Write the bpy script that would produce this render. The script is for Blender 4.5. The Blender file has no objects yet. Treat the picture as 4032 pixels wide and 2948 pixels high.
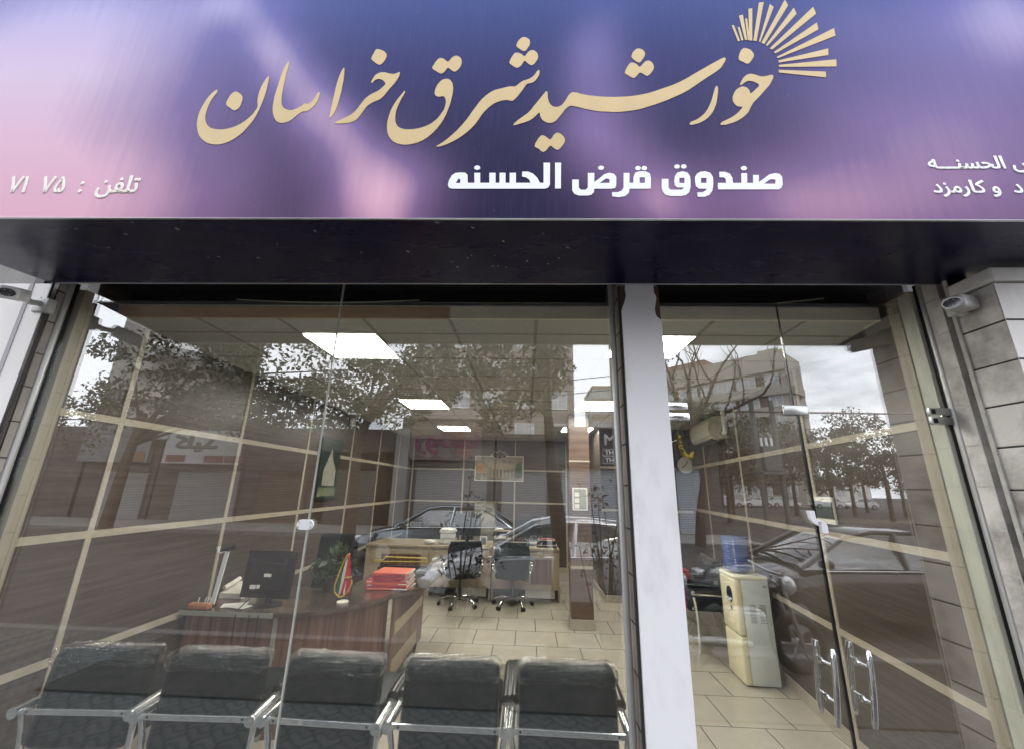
import bpy, bmesh, math, random
import numpy as np
from mathutils import Vector, Matrix
R = math.radians
scn = bpy.context.scene
COL = scn.collection

# ---------------------------------------------------------------- camera, sky, sun, exposure
cam_d = bpy.data.cameras.new('camera'); cam = bpy.data.objects.new('camera', cam_d); COL.objects.link(cam)
cam_d.sensor_width = 36; cam_d.lens = 14.0525; cam_d.clip_start = 0.02; cam_d.clip_end = 2000
_r, _u, _b = (0.999081, 0.036858, 0.021874), (-0.011076, -0.271, 0.962516), (0.041404, -0.961874, -0.270342)
cam.matrix_world = Matrix(((_r[0], _u[0], _b[0], 0.0), (_r[1], _u[1], _b[1], -2.1), (_r[2], _u[2], _b[2], 1.70), (0, 0, 0, 1)))
scn.camera = cam
SUN_EL, SUN_AZ = R(38), R(18)          # the sun stands behind the shop, high over the roof
w = bpy.data.worlds.new("World"); scn.world = w; w.use_nodes = True
nt = w.node_tree; N = nt.nodes; L = nt.links
bg = N['Background']; bg.inputs['Strength'].default_value = 0.15
sky = N.new('ShaderNodeTexSky'); sky.sky_type = 'NISHITA'; sky.sun_disc = False
sky.sun_elevation = SUN_EL; sky.sun_rotation = SUN_AZ; sky.dust_density = 3.0; sky.air_density = 1.2
tc = N.new('ShaderNodeTexCoord'); mp = N.new('ShaderNodeMapping'); mp.inputs['Scale'].default_value = (1, 1, 2.6)
cl = N.new('ShaderNodeTexNoise'); cl.inputs['Scale'].default_value = 2.2; cl.inputs['Detail'].default_value = 8; cl.inputs['Roughness'].default_value = .55
cr = N.new('ShaderNodeValToRGB'); cr.color_ramp.elements[0].position = .30; cr.color_ramp.elements[1].position = .50
mx = N.new('ShaderNodeMix'); mx.data_type = 'RGBA'; mx.inputs[7].default_value = (27.6, 28.4, 30.6, 1)   # cloud, in the sky's own units
L.new(tc.outputs['Generated'], mp.inputs['Vector']); L.new(mp.outputs['Vector'], cl.inputs['Vector'])
L.new(cl.outputs['Fac'], cr.inputs['Fac']); L.new(cr.outputs['Color'], mx.inputs[0]); L.new(sky.outputs['Color'], mx.inputs[6])
L.new(mx.outputs[2], bg.inputs['Color'])
sl = bpy.data.lights.new('sun', 'SUN'); sl.energy = 1.5; sl.angle = R(10); sl.color = (1, .95, .88)
so = bpy.data.objects.new('sun', sl); COL.objects.link(so)
_d = Vector((math.sin(SUN_AZ) * math.cos(SUN_EL), math.cos(SUN_AZ) * math.cos(SUN_EL), math.sin(SUN_EL)))
so.rotation_euler = _d.to_track_quat('Z', 'Y').to_euler(); so.location = (0, 30, 30)
vs = scn.view_settings; vs.view_transform = 'Standard'; vs.look = 'None'; vs.gamma = 1; vs.use_curve_mapping = False
vs.exposure = -0.25
scn.cycles.transparent_max_bounces = 24; scn.cycles.max_bounces = 10; scn.cycles.glossy_bounces = 6

# ---------------------------------------------------------------- helpers
def tag(o, label=None, cat=None, group=None, kind=None):
    if label: o['label'] = label
    if cat: o['category'] = cat
    if group: o['group'] = group
    if kind: o['kind'] = kind
    return o

def thing(name, label, cat, loc=(0, 0, 0), group=None):
    o = bpy.data.objects.new(name, None); COL.objects.link(o); o.location = loc; o.empty_display_size = .1
    return tag(o, label, cat, group)

class MB:
    def __init__(s): s.bm = bmesh.new()
    def box(s, x0, x1, y0, y1, z0, z1, bev=0, seg=2, rot=None, piv=None):
        r = bmesh.ops.create_cube(s.bm, size=1.0); vs_ = r['verts']
        for v in vs_:
            v.co = Vector((x0 + (v.co.x + .5) * (x1 - x0), y0 + (v.co.y + .5) * (y1 - y0), z0 + (v.co.z + .5) * (z1 - z0)))
        if bev:
            es = list({e for v in vs_ for e in v.link_edges})
            q = bmesh.ops.bevel(s.bm, geom=es, offset=bev, segments=seg, affect='EDGES', profile=.5)
            vs_ = list({v for v in q['verts']} | {v for v in vs_ if v.is_valid})
        if rot is not None:
            p = Vector(piv) if piv else Vector(((x0 + x1) / 2, (y0 + y1) / 2, (z0 + z1) / 2))
            for v in vs_: v.co = p + rot @ (v.co - p)
        return s
    def tube(s, pts, r, n=10, cap=True, flat=None):
        pts = [Vector(p) for p in pts]; rs = r if isinstance(r, (list, tuple)) else [r] * len(pts)
        rings = []; up = None
        for i, p in enumerate(pts):
            a = pts[max(0, i - 1)]; b = pts[min(len(pts) - 1, i + 1)]; t = (b - a).normalized()
            if up is None: up = Vector((0, 0, 1)) if abs(t.z) < .9 else Vector((0, 1, 0))
            x = up.cross(t)
            if x.length < 1e-5: x = Vector((1, 0, 0)).cross(t)
            x.normalize(); y = t.cross(x); up = y
            f = flat or 1
            rings.append([s.bm.verts.new(p + (x * math.cos(2 * math.pi * k / n) + y * f * math.sin(2 * math.pi * k / n)) * rs[i]) for k in range(n)])
        for A, B in zip(rings, rings[1:]):
            for k in range(n): s.bm.faces.new((A[k], A[(k + 1) % n], B[(k + 1) % n], B[k]))
        if cap: s.bm.faces.new(rings[0][::-1]); s.bm.faces.new(rings[-1])
        return s
    def cyl(s, a, b, r, n=20, r2=None): return s.tube([a, b], [r, r if r2 is None else r2], n)
    def prism(s, poly, ax, d0, d1):
        def P(a, b, d): return (d, a, b) if ax == 'x' else ((a, d, b) if ax == 'y' else (a, b, d))
        A = [s.bm.verts.new(P(a, b, d0)) for a, b in poly]; B = [s.bm.verts.new(P(a, b, d1)) for a, b in poly]
        n = len(poly); fs = [s.bm.faces.new(A), s.bm.faces.new(B[::-1])]
        for k in range(n): fs.append(s.bm.faces.new((A[k], B[k], B[(k + 1) % n], A[(k + 1) % n])))
        bmesh.ops.recalc_face_normals(s.bm, faces=fs)
        return s
    def quad(s, *p):
        s.bm.faces.new([s.bm.verts.new(q) for q in p]); return s
    def lathe(s, prof, c, n=20):
        rings = [[s.bm.verts.new((c[0] + r * math.cos(2 * math.pi * k / n), c[1] + r * math.sin(2 * math.pi * k / n), c[2] + z)) for k in range(n)] for r, z in prof]
        for A, B in zip(rings, rings[1:]):
            for k in range(n): s.bm.faces.new((A[k], A[(k + 1) % n], B[(k + 1) % n], B[k]))
        s.bm.faces.new(rings[0][::-1]); s.bm.faces.new(rings[-1]); return s
    def ball(s, c, rad, sub=2):
        r = bmesh.ops.create_icosphere(s.bm, subdivisions=sub, radius=1)
        for v in r['verts']: v.co = Vector((c[0] + v.co.x * rad[0], c[1] + v.co.y * rad[1], c[2] + v.co.z * rad[2]))
        return s
    def loft(s, rings, cap=True, closed=True):
        V = [[s.bm.verts.new(p) for p in r] for r in rings]; n = len(V[0])
        for A, B in zip(V, V[1:]):
            for k in range(n if closed else n - 1): s.bm.faces.new((A[k], A[(k + 1) % n], B[(k + 1) % n], B[k]))
        if cap: s.bm.faces.new(V[0][::-1]); s.bm.faces.new(V[-1])
        return s
    def build(s, name, m, parent=None, smooth=None, norm=True):
        if norm: bmesh.ops.recalc_face_normals(s.bm, faces=s.bm.faces[:])
        if smooth:
            for f in s.bm.faces: f.smooth = True
            for e in s.bm.edges:
                if len(e.link_faces) == 2 and e.calc_face_angle(0) > R(smooth): e.smooth = False
        me = bpy.data.meshes.new(name); s.bm.to_mesh(me); s.bm.free()
        o = bpy.data.objects.new(name, me); COL.objects.link(o)
        if m: me.materials.append(m)
        if parent is not None: adopt(o, parent)
        return o

def wloc(o):
    v = Vector(o.location)
    while o.parent: o = o.parent; v = v + Vector(o.location)
    return v

def adopt(o, parent):                       # mesh given in world metres -> the parent's frame
    o.data.transform(Matrix.Translation(-wloc(parent))); o.parent = parent; return o

def copy_tree(o, parent=None):
    c = o.copy(); COL.objects.link(c); c.parent = parent
    for ch in list(o.children): copy_tree(ch, c)
    return c

def nodemat(name):
    m = bpy.data.materials.new(name); m.use_nodes = True
    return m, m.node_tree.nodes, m.node_tree.links, m.node_tree.nodes['Principled BSDF']

def pm(name, c, rough=.5, metal=0.0, c2=None, scale=6, stretch=(1, 1, 1), lo=.35, hi=.65, bump=0, bscale=None, coat=0, detail=6, spec=.5, rvar=0, emit=None):
    m, n, l, b = nodemat(name)
    b.inputs['Base Color'].default_value = (*c, 1); b.inputs['Roughness'].default_value = rough; b.inputs['Metallic'].default_value = metal
    b.inputs['Specular IOR Level'].default_value = spec
    if coat: b.inputs['Coat Weight'].default_value = coat; b.inputs['Coat Roughness'].default_value = .05
    if emit: b.inputs['Emission Color'].default_value = (*c, 1); b.inputs['Emission Strength'].default_value = emit
    if c2 or bump or rvar:
        t = n.new('ShaderNodeTexCoord'); mpg = n.new('ShaderNodeMapping'); mpg.inputs['Scale'].default_value = stretch
        l.new(t.outputs['Object'], mpg.inputs['Vector'])
        no = n.new('ShaderNodeTexNoise'); no.inputs['Scale'].default_value = scale; no.inputs['Detail'].default_value = detail; no.inputs['Roughness'].default_value = .6
        l.new(mpg.outputs['Vector'], no.inputs['Vector'])
        if c2:
            r = n.new('ShaderNodeValToRGB'); r.color_ramp.elements[0].position = lo; r.color_ramp.elements[1].position = hi
            r.color_ramp.elements[0].color = (*c, 1); r.color_ramp.elements[1].color = (*c2, 1)
            l.new(no.outputs['Fac'], r.inputs['Fac']); l.new(r.outputs['Color'], b.inputs['Base Color'])
        if rvar:
            mr = n.new('ShaderNodeMapRange'); mr.inputs['From Min'].default_value = .3; mr.inputs['From Max'].default_value = .7
            mr.inputs['To Min'].default_value = max(0, rough - rvar); mr.inputs['To Max'].default_value = min(1, rough + rvar)
            l.new(no.outputs['Fac'], mr.inputs['Value']); l.new(mr.outputs['Result'], b.inputs['Roughness'])
        if bump:
            nb = n.new('ShaderNodeTexNoise'); nb.inputs['Scale'].default_value = bscale or scale * 3; nb.inputs['Detail'].default_value = 5
            l.new(mpg.outputs['Vector'], nb.inputs['Vector'])
            bp = n.new('ShaderNodeBump'); bp.inputs['Strength'].default_value = bump; bp.inputs['Distance'].default_value = .01
            l.new(nb.outputs['Fac'], bp.inputs['Height']); l.new(bp.outputs['Normal'], b.inputs['Normal'])
    return m

def mathn(n, l, op, a, b=None, clamp=False):
    q = n.new('ShaderNodeMath'); q.operation = op; q.use_clamp = clamp
    for i, v in enumerate((a, b)):
        if v is None: continue
        if isinstance(v, (int, float)): q.inputs[i].default_value = v
        else: l.new(v, q.inputs[i])
    return q.outputs[0]

def glass_mat(name, r0, tint=(.93, .95, .94), dust=.03, rough=0.0):
    """window glass: a clear body, a mirror film that grows towards grazing angles, a breath of street dust"""
    m, n, l, b = nodemat(name); n.remove(b); out = n['Material Output']
    tr = n.new('ShaderNodeBsdfTransparent'); tr.inputs[0].default_value = (*tint, 1)
    gl = n.new('ShaderNodeBsdfGlossy'); gl.inputs['Roughness'].default_value = rough; gl.inputs['Color'].default_value = (1, 1, 1, 1)
    lw = n.new('ShaderNodeLayerWeight'); lw.inputs['Blend'].default_value = .5
    p5 = mathn(n, l, 'POWER', lw.outputs['Facing'], 5.0)
    fr = mathn(n, l, 'ADD', mathn(n, l, 'MULTIPLY', p5, 1 - r0), r0, True)
    mxs = n.new('ShaderNodeMixShader'); l.new(fr, mxs.inputs[0]); l.new(tr.outputs[0], mxs.inputs[1]); l.new(gl.outputs[0], mxs.inputs[2])
    res = mxs
    if dust:
        df = n.new('ShaderNodeBsdfDiffuse'); df.inputs['Color'].default_value = (.5, .48, .44, 1)
        t = n.new('ShaderNodeTexCoord'); mpg = n.new('ShaderNodeMapping'); mpg.inputs['Scale'].default_value = (3.5, 1, .8)
        l.new(t.outputs['Object'], mpg.inputs['Vector'])
        n1 = n.new('ShaderNodeTexNoise'); n1.inputs['Scale'].default_value = 1.6; n1.inputs['Detail'].default_value = 7; l.new(mpg.outputs['Vector'], n1.inputs['Vector'])
        n2 = n.new('ShaderNodeTexNoise'); n2.inputs['Scale'].default_value = 90; n2.inputs['Detail'].default_value = 3; l.new(t.outputs['Object'], n2.inputs['Vector'])
        mr = n.new('ShaderNodeMapRange'); mr.inputs['From Min'].default_value = .35; mr.inputs['From Max'].default_value = .75; mr.inputs['To Max'].default_value = dust * 1.6
        l.new(n1.outputs['Fac'], mr.inputs['Value'])
        sp = mathn(n, l, 'MULTIPLY', mathn(n, l, 'GREATER_THAN', n2.outputs['Fac'], .71), dust * 4)
        m2 = n.new('ShaderNodeMixShader'); l.new(mathn(n, l, 'ADD', mr.outputs['Result'], sp, True), m2.inputs[0])
        l.new(mxs.outputs[0], m2.inputs[1]); l.new(df.outputs[0], m2.inputs[2]); res = m2
    l.new(res.outputs[0], out.inputs['Surface'])
    return m

# ---------------------------------------------------------------- materials
def wood_mat(name, a, b_, grain, rough=.38, scale=3.0, spec=.4, bump=.08):
    return pm(name, a, rough, 0, b_, scale, grain, .38, .66, bump, scale * 4, detail=9, spec=spec)
M = {}
M['lam_y'] = wood_mat('dark_laminate_wall', (.050, .036, .029), (.088, .066, .053), (1, .22, 6), .35, 6.5)       # grain runs along y
M['lam_x'] = wood_mat('dark_laminate_back', (.046, .033, .027), (.082, .061, .049), (.22, 1, 6), .35, 6.5)
M['strip'] = pm('cream_strip', (.44, .385, .30), .45, 0, (.37, .32, .25), 9)
M['post'] = pm('beige_post', (.34, .30, .235), .5, 0, (.28, .245, .19), 4, (2, 2, .6), bump=.05)
M['col_wood'] = wood_mat('column_laminate', (.09, .054, .038), (.155, .098, .070), (.6, .6, 7), .3, 3.0)
M['desk_v'] = wood_mat('walnut_desk', (.115, .058, .041), (.23, .13, .092), (7, 7, .35), .3, 3.0)
M['desk_top'] = wood_mat('desk_top_wood', (.070, .048, .032), (.135, .10, .072), (.6, 5, 1), .14, 2.4, .6)
M['cream_wood'] = wood_mat('cream_maple', (.38, .30, .21), (.47, .385, .28), (4, 4, .5), .35, 3.0)
M['ceiling'] = pm('ceiling_tile', (.50, .50, .46), .85, 0, (.46, .46, .42), 30, bump=.15, bscale=120)
M['grid'] = pm('ceiling_grid', (.30, .29, .25), .6)
M['fascia_b'] = pm('raw_plywood', (.50, .33, .20), .6, 0, (.42, .27, .16), 5, (.4, 1, 6))
M['fascia_c'] = pm('cream_board', (.78, .72, .60), .55, 0, (.70, .64, .53), 4)
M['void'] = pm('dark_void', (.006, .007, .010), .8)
M['flex'] = None
M['white_wall'] = pm('white_stone', (.86, .84, .81), .55, 0, (.78, .76, .73), 3.5, (1, 1, .4), bump=.08, bscale=60)
M['board'] = pm('white_board', (.78, .77, .785), .5, 0, (.62, .60, .60), 5.5, (1.5, 1, .6), .52, .85, bump=.03, bscale=40)
M['stone'] = pm('grey_stone', (.60, .575, .54), .7, 0, (.20, .18, .16), 3.6, (1, 1, 1), .42, .66, bump=.35, bscale=40)
M['stone_lit_pale'] = pm('lit_pale_stone', (.84, .82, .79), .65, 0, (.62, .60, .57), 3.5, (1, 1, .5), .42, .8, bump=.25, bscale=40)  # paler than the grey stone; the pier front's light is put into the colour
M['tile_strip'] = pm('dusty_reveal_tile', (.33, .295, .265), .6, 0, (.20, .18, .165), 3.5, bump=.12)
M['mortar'] = pm('pale_mortar', (.48, .47, .43), .85, 0, (.36, .35, .32), 20, bump=.3)
M['joint_dark'] = pm('dark_joint', (.03, .028, .026), .9)
M['channel'] = pm('black_channel', (.012, .012, .016), .35, .4)
M['silver'] = pm('grey_steel', (.50, .50, .49), .42, .55, (.38, .37, .355), 3, (3, 3, .4), rvar=.1)
M['chrome'] = pm('chrome', (.82, .83, .84), .06, 1.0)
M['bar'] = pm('brushed_bright_steel', (.88, .89, .90), .16, .85)
M['satin'] = pm('satin_steel', (.52, .53, .53), .28, .9, (.43, .44, .44), 12)
M['white_pl'] = pm('white_plastic', (.78, .78, .80), .35)
M['grey_pl'] = pm('grey_plastic', (.50, .50, .48), .4, 0, (.40, .40, .385), 10)
M['black_pl'] = pm('black_plastic', (.012, .012, .013), .35)
M['lens'] = pm('camera_glass', (.02, .022, .03), .05, 0, coat=1)
M['leather'] = pm('black_leather', (.006, .0115, .013), .4, 0, (.009, .015, .017), 14, bump=.2, bscale=26, spec=.14)
M['pad'] = pm('arm_pad_black', (.012, .011, .011), .3)
M['fabric_blk'] = pm('black_mesh_fabric', (.004, .004, .0045), .8, spec=.15, bump=.3, scale=60)
M['cream_pl'] = pm('cream_plastic', (.84, .77, .52), .28, 0, (.80, .73, .49), 3)
M['pale_metal'] = pm('pale_metal_side', (.72, .76, .73), .45, 0, (.68, .72, .69), 4)
M['paper'] = pm('white_paper', (.75, .73, .68), .8)
M['red_f'] = pm('red_folder', (.55, .06, .07), .4); M['coral_f'] = pm('coral_folder', (.70, .16, .10), .4); M['pink_f'] = pm('dark_pink_folder', (.40, .05, .085), .4)
M['yellow_w'] = pm('yellow_wire', (.62, .50, .14), .4)
M['orange'] = pm('orange_wood', (.50, .21, .10), .45, 0, (.42, .17, .08), 6)
M['leaf_in'] = pm('dark_houseplant_leaf', (.020, .045, .016), .45, 0, (.04, .075, .03), 5)
M['pot'] = pm('dark_pot', (.05, .045, .04), .5)
M['gold'] = pm('gold_lettering', (.58, .43, .20), .5, .0, (.52, .385, .175), 5)
M['white_let'] = pm('white_lettering', (.80, .82, .83), .5)
M['cream_let'] = pm('cream_lettering', (.74, .70, .62), .5)

M['bottle'] = pm('blue_bottle_plastic', (.03, .10, .36), .12, 0, (.02, .07, .28), 4, coat=.6)
M['glass'] = glass_mat('window_glass', .145, (.95, .965, .955), .006)
M['car_glass'] = glass_mat('car_glass', .22, (.45, .5, .48), .02)
M['clear'] = glass_mat('clear_plastic_wrap', .05, (.97, .97, .97), 0, .12)
def wrap_mat():
    m = glass_mat('wrinkled_plastic_wrap', .028, (.97, .97, .97), 0, .03)
    n = m.node_tree.nodes; l = m.node_tree.links
    t = n.new('ShaderNodeTexCoord'); v = n.new('ShaderNodeTexNoise'); v.inputs['Scale'].default_value = 19; v.inputs['Detail'].default_value = 3; v.inputs['Distortion'].default_value = 1.5
    l.new(t.outputs['Object'], v.inputs['Vector'])
    b = n.new('ShaderNodeBump'); b.inputs['Strength'].default_value = 1; b.inputs['Distance'].default_value = .05; l.new(v.outputs['Fac'], b.inputs['Height'])
    for k in n:
        if k.type == 'BSDF_GLOSSY': l.new(b.outputs['Normal'], k.inputs['Normal'])
    return m
M['wrap'] = wrap_mat()

def panel_light():
    m, n, l, b = nodemat('light_diffuser'); b.inputs['Base Color'].default_value = (.9, .9, .86, 1)
    b.inputs['Emission Color'].default_value = (1, .97, .89, 1); b.inputs['Emission Strength'].default_value = PANEL
    return m
PANEL = 58.0
M['panel'] = panel_light()

def floor_mat():
    m, n, l, b = nodemat('cream_floor_tiles')
    t = n.new('ShaderNodeTexCoord'); br = n.new('ShaderNodeTexBrick'); mpg = n.new('ShaderNodeMapping')
    mpg.inputs['Location'].default_value = (.12, -.62 + .01, 0); l.new(t.outputs['Object'], mpg.inputs['Vector']); l.new(mpg.outputs['Vector'], br.inputs['Vector'])
    br.inputs['Scale'].default_value = 1; br.inputs['Brick Width'].default_value = .48; br.inputs['Row Height'].default_value = .48; br.inputs['Mortar Size'].default_value = .004; br.inputs['Mortar Smooth'].default_value = .1
    br.offset = .5; br.inputs['Color1'].default_value = (.55, .495, .40, 1); br.inputs['Color2'].default_value = (.58, .52, .425, 1); br.inputs['Mortar'].default_value = (.10, .085, .062, 1); br.inputs['Bias'].default_value = 0
    no = n.new('ShaderNodeTexNoise'); no.inputs['Scale'].default_value = 5; no.inputs['Detail'].default_value = 8; l.new(t.outputs['Object'], no.inputs['Vector'])
    mxx = n.new('ShaderNodeMix'); mxx.data_type = 'RGBA'; mxx.blend_type = 'MULTIPLY'; mxx.inputs[0].default_value = .35
    l.new(br.outputs['Color'], mxx.inputs[6]); l.new(no.outputs['Color'], mxx.inputs[7])
    hs = n.new('ShaderNodeRGBToBW'); l.new(no.outputs['Color'], hs.inputs[0]); l.new(hs.outputs[0], mxx.inputs[7])
    l.new(mxx.outputs[2], b.inputs['Base Color']); b.inputs['Roughness'].default_value = .16
    return m
M['floor'] = floor_mat()

def paver_mat():
    m, n, l, b = nodemat('curved_pavers')
    t = n.new('ShaderNodeTexCoord'); sx = n.new('ShaderNodeSeparateXYZ'); l.new(t.outputs['Object'], sx.inputs[0])
    wx = mathn(n, l, 'MULTIPLY', mathn(n, l, 'SINE', mathn(n, l, 'MULTIPLY', sx.outputs[1], 31.4)), .035)
    wy = mathn(n, l, 'MULTIPLY', mathn(n, l, 'SINE', mathn(n, l, 'MULTIPLY', sx.outputs[0], 31.4)), .035)
    cx = n.new('ShaderNodeCombineXYZ'); l.new(mathn(n, l, 'ADD', sx.outputs[0], wx), cx.inputs[0]); l.new(mathn(n, l, 'ADD', sx.outputs[1], wy), cx.inputs[1])
    br = n.new('ShaderNodeTexBrick'); l.new(cx.outputs[0], br.inputs['Vector']); br.offset = 0
    br.inputs['Scale'].default_value = 1; br.inputs['Brick Width'].default_value = .2; br.inputs['Row Height'].default_value = .1; br.inputs['Mortar Size'].default_value = .012
    br.inputs['Color1'].default_value = (.088, .085, .08, 1); br.inputs['Color2'].default_value = (.07, .067, .063, 1); br.inputs['Mortar'].default_value = (.028, .027, .025, 1)
    l.new(br.outputs['Color'], b.inputs['Base Color']); b.inputs['Roughness'].default_value = .8
    return m
M['paver'] = paver_mat()
M['asphalt'] = pm('dusty_asphalt', (.040, .034, .031), .85, 0, (.062, .053, .047), 1.3, (1, 3, 1), .3, .7, bump=.3, bscale=60)
M['kerb'] = pm('kerb_stone', (.15, .14, .13), .8, 0, (.10, .095, .09), 4)
M['dirt'] = pm('dry_verge', (.16, .12, .085), .95, 0, (.10, .095, .05), 2.5, bump=.3)
M['render_w'] = pm('dirty_white_render', (.26, .25, .24), .8, 0, (.15, .145, .135), 1.6, (1, 1, .5), .38, .75)
M['render_b'] = pm('beige_block_wall', (.42, .345, .26), .8, 0, (.36, .295, .22), 1.2)
M['render_d'] = pm('dark_shop_wall', (.06, .05, .047), .7, 0, (.09, .075, .07), 1.5, (1, 1, 4))
M['tower'] = pm('grey_tower_concrete', (.30, .285, .265), .8, 0, (.24, .225, .21), .5)
M['winglass'] = pm('far_window', (.30, .32, .34), .12, 0, (.50, .51, .52), .9)
M['white_fr'] = pm('white_window_frame', (.72, .72, .70), .5)
def shutter_mat(name, c):
    m, n, l, b = nodemat(name)
    t = n.new('ShaderNodeTexCoord'); wv = n.new('ShaderNodeTexWave'); wv.wave_type = 'BANDS'; wv.bands_direction = 'Z'; wv.inputs['Scale'].default_value = 4.2; wv.inputs['Distortion'].default_value = 0
    l.new(t.outputs['Object'], wv.inputs['Vector'])
    r = n.new('ShaderNodeValToRGB'); r.color_ramp.elements[0].color = (c[0] * .35, c[1] * .35, c[2] * .35, 1); r.color_ramp.elements[1].color = (*c, 1); r.color_ramp.elements[1].position = .35
    l.new(wv.outputs['Fac'], r.inputs[0]); l.new(r.outputs[0], b.inputs['Base Color'])
    bp = n.new('ShaderNodeBump'); bp.inputs['Strength'].default_value = .8; bp.inputs['Distance'].default_value = .03; l.new(wv.outputs['Fac'], bp.inputs['Height']); l.new(bp.outputs['Normal'], b.inputs['Normal'])
    b.inputs['Roughness'].default_value = .5
    return m
M['shutter'] = shutter_mat('steel_shutter', (.30, .30, .31)); M['shutter_b'] = shutter_mat('bluish_shutter', (.38, .42, .47)); M['shutter_d'] = shutter_mat('brown_shutter', (.16, .11, .085))
M['bark'] = pm('tree_bark', (.075, .052, .036), .9, 0, (.045, .032, .024), 6, (4, 4, .6), bump=.6)
M['leaf_a'] = pm('street_leaf', (.026, .038, .014), .5, 0, (.05, .062, .026), 1.1)
M['leaf_b'] = pm('dark_street_leaf', (.018, .027, .012), .5, 0, (.038, .048, .021), 1.0)
M['leaf_c'] = pm('dusty_pine_leaf', (.036, .038, .020), .7, 0, (.062, .054, .03), .5)
M['rubber'] = pm('tyre_rubber', (.012, .012, .012), .75)
M['alloy'] = pm('wheel_alloy', (.42, .42, .43), .3, .7)
M['paint_teal'] = pm('dark_teal_paint', (.17, .21, .235), .16, .85, coat=.6)
M['paint_silver'] = pm('silver_grey_paint', (.72, .73, .74), .16, .5, coat=.6)
M['paint_black'] = pm('black_brown_paint', (.022, .015, .013), .25, .2, coat=1)
M['paint_white'] = pm('white_car_paint', (.72, .72, .71), .3, coat=.6)
M['lamp'] = pm('headlamp_glass', (.75, .76, .76), .1, .4)
M['red_tape'] = pm('red_tape', (.60, .035, .07), .4)
M['plate'] = pm('number_plate', (.72, .72, .70), .45)
M['ink'] = pm('black_ink', (.015, .015, .015), .5)
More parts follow.
